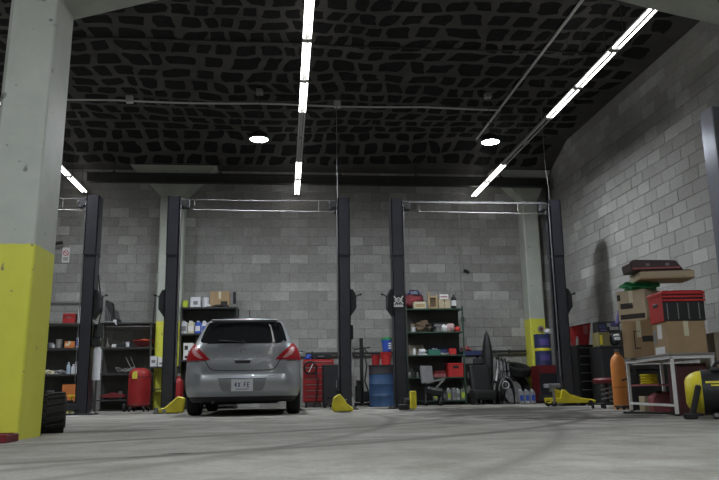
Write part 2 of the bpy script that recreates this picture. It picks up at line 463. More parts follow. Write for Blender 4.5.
# ------------------------------------------------------------------ pillars and the haunched beam
def back_pillar(x0, x1, label):
    t = thing('pillar', label, 'pillar', ((x0+x1)/2, 15.55, 0)); t['kind'] = 'structure'
    w = (x1-x0)/2
    B().box(-w, w, -.2, .19, 0, 4.45, .02).done('shaft', PILLAR_BACK, t)
    e = .66
    wr = XR-.01-(x0+x1)/2
    b = B()
    lo = [(-w, -.2), (w, -.2), (w, .185), (-w, .185)]; hi = [(-w-e, -.21), (min(w+e, wr), -.21), (min(w+e, wr), .185), (-w-e, .185)]
    A = [b.bm.verts.new((x, y, 4.45)) for x, y in lo]; C_ = [b.bm.verts.new((x, y, 5.128)) for x, y in hi]
    b.bm.faces.new(A[::-1]); b.bm.faces.new(C_)
    for k in range(4): b.bm.faces.new((A[k], A[(k+1) % 4], C_[(k+1) % 4], C_[k]))
    b.done('capital', PILLAR_BACK, t)
    return t
pl = back_pillar(-2.62, -2.12, 'pale green pillar with yellow base standing behind the car bay lift, flared capital on top')
pr = back_pillar(5.29, 5.635, 'pale green pillar with yellow base in the corner by the right block wall')
# sensor disc on the corner pillar
s = thing('wall_sensor', 'small round grey alarm bell on the yellow base of the corner pillar', 'alarm bell', (5.515, 15.35, 1.555))
B().cyl((0, 0, 0), (0, -.04, 0), .065, n=20).done('housing', GALV, s, True)
B().cyl((0, -.04, 0), (0, -.055, 0), .03, n=16).done('cap', DKRED, s, True)

t = thing('pillar', 'large near pillar at the left edge, pale green above yellow, beside the knobbly tyre', 'pillar', (-2.0, 5.72, 0)); t['kind'] = 'structure'
b = B(); bm = b.bm
def ring(xl, xr, y0, y1, z, ch=.035):
    return [bm.verts.new((x, y, z)) for x, y in ((xl+ch, y0), (xr-ch*.3, y0), (xr, y0+ch*.3), (xr, y1-ch), (xr-ch, y1), (xl+ch, y1), (xl, y1-ch), (xl, y0+ch))]
r0 = ring(-.22, .155, -.25, .28, 0); r1 = ring(-.165, .20, -.22, .24, 3.30); r2 = ring(-.16, .205, -.22, .24, 3.5)
for p, q in ((r0, r1), (r1, r2)):
    for k in range(8): bm.faces.new((p[k], p[(k+1) % 8], q[(k+1) % 8], q[k]))
bm.faces.new(r0[::-1]); bm.faces.new(r2)
b.done('shaft', PILLAR_NEAR, t)
poly = [(-2.2, 3.45), (-1.8, 3.45), (-0.6, 3.82), (0.2, 3.98), (1.8, 4.02), (3.0, 3.86), (3.52, 3.735), (4.04, 3.63), (5.2, 3.40), (5.99, 3.40), (5.99, 5.49), (-2.2, 5.49)]
o = struct(B().prism(poly, 'y', 5.50, 5.96, .012).done('trim_1', CONC))
# vertical conduit beside the near pillar
single(B().tube([(-2.27, 5.92, 0), (-2.27, 5.92, 5.48)], .022).cyl((-2.27, 5.92, 3.28), (-2.27, 5.92, 3.36), .034), 'conduit', GALV, 'grey vertical conduit rising behind the near yellow pillar', 'conduit', smooth=True)
single(B().box(-.3, .07, -.12, .12, 0, .055, .006).box(-.3, .07, -.02, .02, .055, .062), 'steel_channel', DKRED, 'dark red steel channel lying at the foot of the near pillar', 'steel channel', (-1.87, 5.25, 0))

# steel beam across the back, hung from the slab
t = thing('steel_beam', 'long dark steel beam hung across the back wall above the lifts', 'beam', (0.85, 15.12, 4.665))
B().box(-4.95, 4.97, -.06, .06, 0, .014).box(-4.95, 4.97, -.006, .006, .014, .186).box(-4.95, 4.97, -.06, .06, .186, .2).done('beam', DKSTEEL, t)
for x in (-4.4, -2.2, 0.35, 2.0, 3.9):
    B().cyl((x, 0, .2), (x, 0, .83), .012, n=8).box(x-.03, x+.03, -.065, .065, .18, .22).done('hanger', DKSTEEL, t)

# ------------------------------------------------------------------ lights
def strip_fixture(lit, wires):
    t = thing('strip_light', '', 'strip light', (0, 0, 0))
    B().box(-.020, .020, .006, 1.2, .014, .06, .005).done('channel', FIXT, t)
    for y in (.03, 1.176):
        B().box(-.060, .060, y-.012, y+.012, -.03, .02, .004).done('lamp_holder', FIXT, t)
    for x in (-.040, .040):
        tb = B().cyl((x, .045, -.012), (x, 1.161, -.012), .0135, n=10, cap=False).done('tube', TUBEON if lit else TUBEOFF, t, True)
        for y0, y1 in ((.042, .055), (1.151, 1.164)):
            B().cyl((x, y0, -.012), (x, y1, -.012), .0145, n=10).done('end_cap', GALV, tb)
    for y, wh in zip((.25, .95), wires):
        B().cyl((0, y, .06), (0, y, wh), .004, n=6).done('suspension_wire', DKSTEEL, t)
    return t
UNIT = 1.21
lines = {-4.27: 'left', 0.27: 'middle', 4.26: 'right'}
protos = {}
ordw = ['end', 'second', 'third', 'fourth', 'fifth', 'sixth', 'seventh', 'eighth', 'ninth', 'tenth', 'eleventh', 'twelfth', 'thirteenth', 'fourteenth']
for lx, side in lines.items():
    for k in range(14):
        y0 = 15.66 - UNIT*(k+1)
        if y0 < -2.5: break
        if y0 < 5.97 and y0 + UNIT > 5.4: continue
        lit = not (k in (2, 3) and lx > -1)
        wires = tuple(round(zc(y0+q)-4.6, 3) for q in (.25, .95))
        if (lit, wires) in protos: f = copy_tree(protos[(lit, wires)])
        else: f = protos[(lit, wires)] = strip_fixture(lit, wires)
        f.location = (lx, y0, 4.6)
        row = {'left': 'row over the left lift', 'middle': 'row above the car', 'right': 'row beside the right wall'}[side]
        f['label'] = f'{"lit" if lit else "dark"} twin tube light, {"nearest" if k == 0 else ordw[k] + " from"} the back wall, {row}'
        f['group'] = f'fluorescent lights in the {row}'

def high_bay(loc, label):
    t = thing('high_bay_light', label, 'ceiling light', loc, 0, 'round high bay lamps')
    B().lathe([(.06, .16), (.075, .15), (.08, .075), (.15, .06), (.165, .04), (.165, .004), (.152, .0), (.149, .03), (.0, .03)], 28).done('housing', DKSTEEL, t, True)
    B().cyl((0, 0, .014), (0, 0, .028), .146, n=28).done('lens', LEDON, t, True)
    for k in range(12):
        a = 2*PI*k/12
        B().bar((.08*math.cos(a), .08*math.sin(a), .10), (.14*math.cos(a), .14*math.sin(a), .08), .006, .05).done('cooling_fin', DKSTEEL, t)
    B().cyl((0, 0, .16), (0, 0, .83), .006, n=8).done('suspension_cable', DKSTEEL, t)
    B().box(-.06, .06, -.06, .06, .83, .92, .006).done('junction_box', GALV, t)
    return t
high_bay((-.44, 12.03, 4.56), 'glowing round high bay lamp above the roof of the parked car')
high_bay((3.61, 11.95, 4.56), 'glowing round high bay lamp above the empty lift bay')
high_bay((-4.5, 12.0, 4.56), 'glowing round high bay lamp above the left lift, hidden by the near pillar')
for x, lab in ((-4.5, 'behind the near pillar'), (-.44, 'overhead before the car bay'), (3.61, 'overhead before the empty bay')):
    high_bay((x, 1.2, 4.56), 'round high bay lamp ' + lab + ', out of view')

# conduits on the ceiling
t = thing('ceiling_conduit', 'thin pale conduit crossing the ceiling from side to side with junction boxes', 'conduit', (0, 12.5, 5.42))
B().tube([(-6 + .5*i, 0, -.03*abs(math.sin(i*.55))) for i in range(21)], .018).done('pipe', CONDUIT, t, True)
for x in (-2.74, 0.95):
    B().box(x-.06, x+.06, -.05, .05, -.05, .075, .008).done('junction_box', CONDUIT, t)
single(B().tube([(4.02, -3.5, 5.46), (4.02, 14.28, 5.46)], .022), 'ceiling_conduit', CONDUIT, 'straight conduit running along the ceiling towards the back wall', 'conduit', smooth=True)
single(B().tube([(-6 + i, 10.25+.02*math.sin(i), 5.47-.01*(i % 2)) for i in range(12)], .013), 'ceiling_cable', BLACK, 'black cable strung across the ceiling in front of the pale conduit', 'cable', smooth=True)

# ------------------------------------------------------------------ two-post lifts
def make_post(t, x, inner, top_bracket=True, lever=True, small_box=False, power=False):
    # x: centre; inner: +1 when the other post stands at larger x
    s_ = inner
    B().box(x-.20, x+.20, -.22, .22, 0, .02, .004).done('base_plate', LIFT2, t)
    for bx in (-.16, .16):
        for by in (-.18, .18):
            B().cyl((x+bx, by, .02), (x+bx, by, .05), .016, n=6).done('anchor_bolt', STEEL, t)
    def channel(z0, z1, w, d, th):
        b = B()
        xo = x - s_*w/2
        b.box(min(xo, xo+s_*th), max(xo, xo+s_*th), -d/2, d/2, z0, z1)
        for y in (-d/2, d/2-th): b.box(x-w/2, x+w/2, y, y+th, z0, z1)
        for y in (-d/2, d/2-.055): b.box(min(x+s_*w/2, x+s_*(w/2-th)), max(x+s_*w/2, x+s_*(w/2-th)), y, y+.055, z0, z1)
        return b
    channel(.02, 2.66, .195, .27, .012).done('post', LIFT, t)
    channel(2.64, 3.66, .205, .285, .014).done('post_extension', LIFT, t)
    B().box(x-.105, x+.105, -.146, .146, 2.63, 2.655).done('splice_plate', LIFT2, t)
    # carriage inside the channel
    B().box(x-.08, x+.08, -.115, .115, .10, .95, .01).done('carriage', LIFT2, t)
    # angular lock cover on the outer face
    xo = x - s_*.0975
    poly = [(xo, 1.56), (xo-s_*.105, 1.71), (xo-s_*.105, 1.92), (xo-s_*.05, 2.03), (xo, 2.04)]
    B().prism(poly, 'y', -.11, .11, .006).done('lock_cover', LIFT2, t)
    if lever:
        lv = B().tube([(xo-s_*.09, 0, 1.90), (xo-s_*.14, -.02, 1.94), (xo-s_*.18, -.02, 1.95)], .010).done('release_lever', DKSTEEL, t, True)
        B().blob((xo-s_*.185, -.02, 1.952), (.05, .05, .05), 1, 0, 1, 1).done('knob', BLACK, lv, True)
    if small_box:
        B().box(min(xo, xo-s_*.05), max(xo, xo-s_*.05), -.05, .05, 1.18, 1.42, .01).done('limit_box', LIFT2, t)
    if power:
        p = B().cyl((xo-s_*.09, -.05, .55), (xo-s_*.09, -.05, 1.06), .066, n=18).cyl((xo-s_*.09, -.05, 1.06), (xo-s_*.09, -.05, 1.09), .045, n=14).done('oil_reservoir', WHITEP, t, True)
        mt = B().box(min(xo, xo-s_*.15), max(xo, xo-s_*.15), -.12, .06, 1.10, 1.24, .01).cyl((xo-s_*.09, -.05, 1.24), (xo-s_*.09, -.05, 1.46), .08, n=16).done('motor', BLACK, t, True)
        B().tube([(xo-s_*.05, .0, 1.3), (xo-s_*.11, .02, 1.7), (xo-s_*.03, 0, 2.3)], .012).done('hose', BLACK, t, True)
        B().cyl((xo-s_*.06, -.13, 1.46), (xo-s_*.02, -.15, 1.52), .02, n=10).done('valve', STEEL, mt)
    # hose and cable on the inner side
    xi = x + s_*.118
    B().tube([(xi, -.12, .5), (xi, -.12, 3.52), (xi-s_*.03, -.1, 3.62)], .008).done('hydraulic_hose', mat('hose_grey', (.13, .13, .135), .6), t, True)
    B().tube([(xi, .0, .9), (xi, .0, 3.6)], .006).done('cable', DKSTEEL, t, True)
    if top_bracket:
        p = B().box(min(xi-s_*.02, xi+s_*.14), max(xi-s_*.02, xi+s_*.14), -.05, .05, 3.47, 3.62, .01).done('pulley_bracket', LIFT2, t)
        B().cyl((xi+s_*.06, -.07, 3.55), (xi+s_*.06, -.05, 3.55), .05, n=16).done('pulley', DKSTEEL, p, True)
    return t
def overhead(t, xa, xb, square, bar_a, bar_b):
    b = B()
    if square: b.box(xa+.1, xb-.1, -.02, .02, 3.605, 3.645, .003)
    else: b.tube([(xa+.1, -.03, 3.63), ((xa+xb)/2, -.03, 3.615), (xb-.1, -.03, 3.63)], .010)
    b.done('overhead_bar', mat('bar_grey', (.075, .075, .075), .7, .1), t, not square)
    lb = B().tube([(bar_a, -.05, 3.44), (bar_b, -.05, 3.42)], .010).done('limit_bar', mat('bar_white', (.22, .22, .22), .7), t, True, 'white padded limit bar')
    for x in (bar_a+.02, bar_b-.02):
        B().tube([(x, -.05, 3.43), (x+.0, -.04, 3.62)], .005).done('hanger', STEEL, lb)
    ext = xb-.14
    B().tube([(bar_b, -.05, 3.42), (ext, -.05, 3.42)], .008).done('limit_rod', STEEL, t, True)
    B().box(ext-.03, ext+.03, -.08, -.02, 3.39, 3.47, .006).done('limit_switch', BLACK, t)
def arm(t, base, tip, pad=True, wedge=None):
    # low swing arm from carriage to tip (local coords)
    bx, by = base; tx, ty = tip
    a = B().bar((bx, by, .13), (tx, ty, .12), .12, .10, .006).done('arm', LIFT2, t)
    return a

# lift at the left: only its inner post shows past the near pillar
t = thing('two_post_lift', 'dark two-post lift by the left shelving with white oil reservoir on its post', 'car lift', (0, 12.6, 0), 0, 'two-post lifts')
make_post(t, -6.15, 1, power=False); make_post(t, -3.255, -1, power=True)
overhead(t, -6.15, -3.255, False, -5.6, -3.75)
for bx, tip in ((-3.33, (-3.75, -1.1)), (-6.07, (-5.6, -1.1)), (-3.33, (-3.75, 1.0)), (-6.07, (-5.6, 1.0))):
    a = arm(t, (bx, -.05 if tip[1] < 0 else .05), tip)
    B().cyl((tip[0], tip[1], .16), (tip[0], tip[1], .23), .06, n=16).done('lifting_pad', RUBBER, a)

# lift around the car
t = thing('two_post_lift', 'dark two-post lift standing either side of the parked silver car', 'car lift', (0, 12.6, 0), 0, 'two-post lifts')
make_post(t, -1.9, 1); make_post(t, 1.04, -1, small_box=True)
overhead(t, -1.9, 1.04, False, -1.58, .62)
a = arm(t, (-1.86, -.1), (-1.70, -.55))
b = B().prism([(-2.02, .02), (-1.58, .02), (-1.56, .24), (-1.66, .27), (-1.86, .10), (-2.02, .06)], 'y', -.62, -.44, .012)
b.done('toe_guard', LIFTYEL, t, label='yellow wedge guard on the arm end')
B().cyl((-1.98, -.64, .02), (-1.98, -.64, .10), .035, n=12).cyl((-1.86, -.64, .05), (-1.86, -.62, .05), .03, n=10).done('adapter', STEEL, t, True)
a = arm(t, (1.0, -.1), (.86, -1.75))
B().prism([(.70, .02), (.99, .02), (.99, .07), (.90, .13), (.86, .20), (.80, .27), (.72, .22), (.69, .10)], 'y', -1.95, -1.72, .012).done('toe_guard', LIFTYEL, t, label='yellow guard on the arm end')
B().cyl((.80, -1.80, .27), (.80, -1.80, .31), .045, n=14).done('lifting_pad', RUBBER, a)
for bx, tip in ((-1.86, (-1.75, 1.2)), (1.0, (.86, 1.2))):
    a = arm(t, (bx, .1), tip)
    B().cyl((tip[0], tip[1], .16), (tip[0], tip[1], .20), .06, n=16).done('lifting_pad', RUBBER, a)
B().tube([(.93, -.14, 3.66), (.93, -.14, 5.497 )], .006).done('supply_cable', GALV, t, True)

# lift of the empty bay
t = thing('two_post_lift', 'dark two-post lift of the empty bay with white logo plate on its post', 'car lift', (0, 12.6, 0), 0, 'two-post lifts')
make_post(t, 1.985, 1); make_post(t, 4.905, -1)
overhead(t, 1.985, 4.905, True, 2.40, 4.25)
B().tube([(4.83, -.10, 3.66), (4.80, -.06, 4.4), (4.82, -.02, 5.497)], .005).done('supply_cable', GALV, t, True)
# logo plate: ornate white mark on the front of the first post
lg = B().box(1.885, 2.055, -.150, -.146, 1.70, 1.92).done('logo_plate', LIFT2, t, label='black plate with white maker logo')
b = B()
for k in range(14):
    a0, a1 = 2*PI*k/14, 2*PI*(k+1)/14
    b.bar((1.97+.038*math.cos(a0), -.152, 1.835+.038*math.sin(a0)), (1.97+.038*math.cos(a1), -.152, 1.835+.038*math.sin(a1)), .004, .018)
b.box(1.945, 1.995, -.154, -.15, 1.827, 1.843)
for sx in (-1, 1):
    b.bar((1.97+sx*.04, -.152, 1.85), (1.97+sx*.08, -.152, 1.905), .004, .022)
    b.bar((1.97+sx*.04, -.152, 1.82), (1.97+sx*.08, -.152, 1.772), .004, .022)
    b.bar((1.97+sx*.045, -.152, 1.838), (1.97+sx*.07, -.152, 1.838), .004, .014)
b.box(1.89, 2.05, -.154, -.15, 1.715, 1.748)
for k in range(5): b.bar((1.895+.032*k, -.152, 1.752), (1.911+.032*k, -.152, 1.775), .004, .012)
b.done('logo', TAPE, lg)
a = arm(t, (2.02, -.1), (1.90, -1.45))
B().box(1.87, 1.955, -1.70, -1.58, .03, .29, .012).done('toe_guard', LIFTYEL, t, label='yellow upright guard on the arm end')
B().box(1.70, 1.85, -1.62, -1.50, .02, .10, .01).cyl((1.76, -1.56, .1), (1.76, -1.56, .19), .03, n=12).done('adapter', BLACK, a)
arm(t, (4.90, -.1), (4.96, -.38))
for bx, tip in ((2.02, (2.15, 1.2)), (4.90, (4.86, 1.1))):
    a = arm(t, (bx, .1), tip)
    B().cyl((tip[0], tip[1], .16), (tip[0], tip[1], .20), .06, n=16).done('lifting_pad', RUBBER, a)

# blue-grey glossy steel post near the right wall
t = thing('steel_post', 'tall glossy blue-grey steel post at the right edge, behind the yellow blower', 'steel post', (5.40, 8.15, 0))
B().box(-.15, .15, -.14, .14, .02, 3.68, .012).done('post', BLUEGREY, t)
B().box(-.22, .22, -.22, .22, 0, .02, .004).done('base_plate', DKSTEEL, t)
for x in (-.18, .18):
    for y in (-.18, .18): B().cyl((x, y, .02), (x, y, .05), .016, n=6).done('anchor_bolt', STEEL, t)

# ------------------------------------------------------------------ the car
CAR = thing('car', 'silver hatchback parked on the lift, seen from behind', 'car', (-.56, 10.15, 0))
KEY = [  # z, half width, rear corner radius, rear y, front y
    (.30, .80, .22, .055, 4.20), (.36, .82, .24, .025, 4.25), (.43, .838, .26, .006, 4.28), (.52, .845, .27, .0, 4.295), (.56, .845, .27, .008, 4.295),
    (.60, .846, .28, .012, 4.29), (.68, .848, .29, .028, 4.28), (.705, .846, .29, .05, 4.27), (.83, .842, .28, .075, 4.20), (.93, .825, .27, .105, 4.02),
    (1.00, .80, .26, .13, 3.70), (1.06, .765, .25, .16, 3.30), (1.10, .735, .24, .19, 3.05), (1.20, .70, .23, .27, 2.85), (1.32, .655, .22, .37, 2.62),
    (1.42, .61, .21, .45, 2.40), (1.47, .575, .20, .475, 2.25), (1.50, .53, .20, .50, 2.10), (1.522, .44, .20, .62, 1.85), (1.532, .28, .18, .9, 1.6)]
def key(z):
    if z <= KEY[0][0]: return KEY[0][1:]
    for a, b_ in zip(KEY, KEY[1:]):
        if z <= b_[0]:
            f = (z-a[0])/(b_[0]-a[0]); return tuple(a[i]+(b_[i]-a[i])*f for i in range(1, 5))
    return KEY[-1][1:]
def rear_pt(z, s_):
    hw, r, yr, yf = key(z)
    fl = hw-r; arc = r*PI/2; a = abs(s_); sg = 1 if s_ >= 0 else -1
    if a <= fl: x, y, nx, ny = a, yr, 0.0, -1.0
    elif a <= fl+arc:
        th = (a-fl)/r; x, y, nx, ny = fl+r*math.sin(th), yr+r*(1-math.cos(th)), math.sin(th), -math.cos(th)
    else: x, y, nx, ny = hw, yr+r+(a-fl-arc), 1.0, 0.0
    y += .05*(x/hw)**2
    return Vector((sg*x, y, z)), Vector((sg*nx, ny, 0))
def s_at_x(z, x):
    hw, r, yr, yf = key(z); fl = hw-r; a = abs(x)
    s_ = a if a <= fl else fl + r*math.asin(min(1, (a-fl)/r))
    return math.copysign(s_, x)
def car_ring(z):
    hw, r, yr, yf = key(z); fl = hw-r; arc = r*PI/2
    pts = [rear_pt(z, fl*k/4)[0] for k in range(5)] + [rear_pt(z, fl+arc*k/7)[0] for k in range(1, 8)]
    y0 = pts[-1].y; rf = min(.55, hw*.8); y1 = yf-rf
    if y1 < y0+.1: y1 = y0+.1
    pts += [Vector((hw, y0+(y1-y0)*k/14, z)) for k in range(1, 15)]
    for k in range(1, 8):
        th = PI/2*k/8; pts.append(Vector((hw-rf+rf*math.cos(th), y1+(yf-y1)*math.sin(th), z)))
    pts += [Vector(((hw-rf)*(1-k/2), yf, z)) for k in range(0, 3)]
    return pts + [Vector((-p.x, p.y, p.z)) for p in pts[-2:0:-1]]
def loft(rings, cap0=True, cap1=True):
    b = B(); vr = [[b.bm.verts.new(p) for p in r] for r in rings]
    n = len(vr[0])
    for p, q in zip(vr, vr[1:]):
        for k in range(n): b.bm.faces.new((p[k], p[(k+1) % n], q[(k+1) % n], q[k]))
    if cap0: b.bm.faces.new(vr[0][::-1])
    if cap1: b.bm.faces.new(vr[-1])
    return b
WB = (.72, 3.32)
body = loft([car_ring(k[0]) for k in KEY]).done('body', PAINT, CAR, True)
def arches(o):
    cut = B()
    for wy in WB:
        for sx in (-1, 1): cut.cyl((sx*.56, wy, .325), (sx*1.0, wy, .325), .36, n=36)
    c = cut.done('cutter', BLACK, CAR); bpy.context.view_layer.update()
    md = o.modifiers.new('b', 'BOOLEAN'); md.operation = 'DIFFERENCE'; md.object = c; md.solver = 'EXACT'
    dg = bpy.context.evaluated_depsgraph_get(); ev = o.evaluated_get(dg)
    me = bpy.data.meshes.new_from_object(ev)
    ok = len(me.vertices) > 200
    o.modifiers.clear()
    if ok:
        o.data = me
    bpy.data.objects.remove(c)
try: arches(body)
except Exception as e: print('arch', e)
# dark lower skirt under the painted bumper
def skirt_ring(z, ins, dy=0):
    out = []
    for p in car_ring(.33):
        out.append(Vector((p.x*(1-ins), 2.1+(p.y-2.1)*(1-ins*.4)+dy, z)))
    return out
sk = loft([skirt_ring(.21, .10), skirt_ring(.24, .05), skirt_ring(.315, .022)]).done('lower_skirt', mat('bumper_black', (.02, .02, .021), .6), CAR, True)
try: arches(sk)
except Exception as e: print('arch', e)
def patch(rows, ns, off, name, m, parent=CAR, smooth=True):
    # rows: (z, s0, s1) ; a proud panel that follows the body surface
    b = B(); g = []
    for z, s0, s1 in rows:
        g.append([rear_pt(z, s0+(s1-s0)*k/ns) for k in range(ns+1)])
    F = [[b.bm.verts.new(p+n*off) for p, n in r] for r in g]
    K = [[b.bm.verts.new(p-n*.012) for p, n in r] for r in g]
    for i in range(len(F)-1):
        for k in range(ns): b.bm.faces.new((F[i][k], F[i][k+1], F[i+1][k+1], F[i+1][k]))
    loop = [(0, k) for k in range(ns)] + [(i, ns) for i in range(len(F)-1)] + [(len(F)-1, k) for k in range(ns, 0, -1)] + [(i, 0) for i in range(len(F)-1, 0, -1)]
    for (i, k), (i2, k2) in zip(loop, loop[1:]+loop[:1]):
        b.bm.faces.new((F[i][k], K[i][k], K[i2][k2], F[i2][k2]))
    return b.done(name, m, parent, smooth)
def rows_x(pairs):   # (z, half width) symmetric
    return [(z, s_at_x(z, -x), s_at_x(z, x)) for z, x in pairs]
rw = patch(rows_x([(1.085, .50), (1.10, .60), (1.13, .635), (1.2, .62), (1.28, .60), (1.36, .575), (1.42, .55), (1.445, .525)]), 16, .005, 'rear_window', GLASS)
for sg in (-1, 1):
    rows = []
    for z, xi, wrap in ((.832, .47, .12), (.86, .495, .12), (.91, .54, .11), (.97, .60, .08), (1.03, .66, .04), (1.09, .71, -.02)):
        hw, r, _, _ = key(z)
        so = hw-r + r*PI/2 + wrap
        rows.append((z, sg*abs(s_at_x(z, min(xi, hw-.02))), sg*so))
    tl = patch(rows, 10, .012, 'tail_light', LAMPRED)
    rows2 = [(z, sg*(abs(a)+.08), sg*(abs(a)+.08+w)) for (z, a, b_), w in zip(rows[1:5], (.05, .09, .08, .03))]
    patch(rows2, 5, .018, 'reversing_lens', LAMPCLR, tl)
    # side windows
    rows = []
    for z in (1.12, 1.2, 1.3, 1.4, 1.45):
        hw, r, yr, yf = key(z); base = hw-r+r*PI/2
        L0 = .12; L1 = (yf-.55) - (yr+r+.05) - .12
        rows.append((z, sg*(base+L0), sg*(base+max(L1, .4))))
    patch(rows, 12, .005, 'side_window', GLASS)
# tailgate seam, handle, badge, wiper, brake light
def rear_at(x, z, off=0.0):
    p, n = rear_pt(z, s_at_x(z, x)); return p + n*off
seam = [(-.535, .835), (-.52, .79), (-.485, .735), (-.44, .702), (-.38, .69), (-.2, .686), (0, .685), (.2, .686), (.38, .69), (.44, .702), (.485, .735), (.52, .79), (.535, .835)]
B().tube([rear_at(x, z, .001) for x, z in seam], .006).done('tailgate_seam', BLACK, CAR, True)
for sg in (-1, 1):
    B().tube([rear_at(sg*x, z, .001) for x, z in ((.535, .826), (.66, .822), (.76, .82))], .005).done('bumper_seam', BLACK, CAR, True)
p = rear_at(0, .80)
hd = B().box(-.11, .11, p.y-.02, p.y+.01, .785, .822, .008).done('tailgate_handle', mat('handle_dark', (.02, .02, .02), .4), CAR)
B().box(-.12, .12, p.y-.035, p.y+.01, .822, .84, .006).done('handle_garnish', PAINT, CAR)
p = rear_at(0, .965)
bd = B().lathe([(.040, 0), (.047, .006), (.040, .012), (.033, .006), (.040, 0)], 24, Matrix.Translation((0, p.y-.003, .965)) @ Matrix.Rotation(PI/2, 4, 'X')).box(-.055, .055, p.y-.014, p.y-.002, .955, .975, .002).done('badge', CHROME, CAR, True)
b = B()
for k, x in enumerate((-.43, -.405, -.38, -.355, -.33)):
    q = rear_at(x, .87); b.box(x-.008, x+.008, q.y-.004, q.y+.004, .858, .884)
b.done('model_letters', CHROME, CAR)
b = B()
for k, x in enumerate((.20, .225, .25, .275, .30, .325)):
    q = rear_at(x, .90); b.box(x-.007, x+.007, q.y-.004, q.y+.004, .892, .912)
b.done('model_letters', CHROME, CAR)
wp = B().tube([rear_at(0, 1.10, .02), rear_at(-.12, 1.108, .022), rear_at(-.36, 1.13, .02)], .009).done('wiper', BLACK, CAR, True)
B().cyl(rear_at(0, 1.10, .0), rear_at(0, 1.10, .04), .024, n=14).done('wiper_pivot', BLACK, wp, True)
p = rear_at(0, 1.478)
B().box(-.17, .17, p.y-.02, p.y+.02, 1.468, 1.49, .006).done('high_brake_light', LAMPRED, CAR)
sp = B().prism([(.44, 1.475), (.53, 1.502), (.75, 1.52), (.75, 1.50), (.46, 1.462)], 'x', -.50, .50, .008).done('roof_spoiler', PAINT, CAR)
# number plate; the recess is a proud panel, its shade put into darker silver
pr_ = patch(rows_x([(.40, .27), (.42, .30), (.48, .325), (.54, .34), (.555, .34)]), 10, .004, 'plate_recess', mat('recess_shade', (.20, .21, .22), .35, .5, coat=.5))
B().tube([rear_at(x, .556, .004) for x in (-.345, -.2, 0, .2, .345)], .006).done('recess_shadow', BLACK, pr_, True)  # black line drawn in as the shadow under the recess's upper edge
p = rear_at(0, .47)
np_ = B().box(-.155, .155, p.y-.014, p.y-.004, .40, .545, .004).done('number_plate', mat('plate_white', (.62, .64, .67), .45), CAR)
b = B(); yk = p.y-.0155
def st(x0, z0, x1, z1, w=.011): b.bar((x0, yk, z0), (x1, yk, z1), .003, w)
# two groups of worn characters
for ox, strokes in ((-.105, [((0, .02), (.02, .055)), ((0, .02), (.03, .02)), ((.022, .0), (.022, .055))]), (-.058, [((0, 0), (.032, .055)), ((.032, 0), (0, .055))]),
                    (.030, [((0, 0), (0, .055)), ((0, .055), (.028, .055)), ((0, .028), (.022, .028))]), (.078, [((0, 0), (0, .055)), ((0, 0), (.026, 0)), ((0, .055), (.026, .055)), ((0, .028), (.02, .028))])):
    for (a0, c0), (a1, c1) in strokes: st(ox+a0, .45+c0, ox+a1, .45+c1)
st(-.09, .425, .09, .425, .008)
b.done('plate_characters', mat('plate_ink', (.03, .05, .14), .6), np_)
# mirrors, aerial, exhaust, windscreen
for sg in (-1, 1):
    mr = B().blob((sg*.93, 2.98, 1.06), (.20, .13, .15), 3, .05, 1.5, 2).bar((sg*.72, 3.0, 1.02), (sg*.88, 2.99, 1.03), .05, .03).done('door_mirror', BLACK, CAR, True)
    B().box(sg*.93-.075, sg*.93+.075, 2.908, 2.916, 1.015, 1.105, .02).done('mirror_glass', CHROME, mr)
B().tube([(0.06, .85, 1.53), (.06, .70, 1.60), (.06, .60, 1.66)], .006).done('aerial', BLACK, CAR, True)
ex = B().cyl((-.42, .10, .22), (-.42, .55, .22), .026, n=14).box(-.60, -.30, .5, .85, .17, .28, .03).done('exhaust', DKSTEEL, CAR, True)
B().box(-.58, .58, .45, .58, .22, .30, .03).box(-.5, .5, .9, 3.4, .17, .22).done('rear_axle', BLACK, CAR)
def wheel(x, y, sg):
    Mx = Matrix.Translation((x, y, .305)) @ Matrix.Rotation(sg*PI/2, 4, 'Y')
    prof = [(.20, -.085), (.27, -.095), (.295, -.082), (.303, -.06), (.305, 0), (.303, .06), (.295, .082), (.27, .095), (.20, .085), (.195, 0), (.20, -.085)]
    w = B().lathe(prof, 36, Mx).done('tyre', RUBBER, CAR, True)
    b = B()
    for gz in (-.045, -.015, .015, .045): b.lathe([(.3055, gz-.004), (.3065, gz), (.3055, gz+.004)], 36, Mx)
    b.done('tread_groove', BLACK, w)
    rm = B().lathe([(.0, .055), (.05, .06), (.06, .05), (.185, .07), (.205, .08), (.205, -.08), (.18, -.07), (0, -.06)], 24, Mx).done('wheel_cover', mat('wheel_silver', (.3, .3, .31), .4, .6), w, True)
for wy in WB:
    for sg in (-1, 1): wheel(sg*.70, wy, sg)
wsr = B().prism([(-.56, 1.12), (.56, 1.12), (.46, 1.42), (-.46, 1.42)], 'y', 0, .02)
o = wsr.done('windscreen', GLASS, CAR); o.matrix_local = Matrix.Translation((0, 2.98, 0)) @ Matrix.Translation((0, 0, 1.12)) @ Matrix.Rotation(math.radians(62), 4, 'X') @ Matrix.Translation((0, 0, -1.12))

ZMAP = ((0, 0), (.22, .19), (.315, .27), (.40, .325), (.545, .485), (.685, .60), (.83, .745), (1.08, .975), (1.445, 1.30), (1.7, 1.52))
def zmap(z):
    for (a, c), (b_, d) in zip(ZMAP, ZMAP[1:]):
        if z <= b_: return c + (d-c)*(z-a)/(b_-a)
    return z
seen_ = set()
for ch in CAR.children:
    if ch.name.startswith('tyre'): continue
    for o in [ch] + list(ch.children):
        if o.data.name in seen_: continue
        seen_.add(o.data.name)
        mi = o.matrix_basis.copy(); inv = mi.inverted()
        for v in o.data.vertices:
            p = mi @ v.co; p.z = zmap(p.z); p.x *= .94; v.co = inv @ p
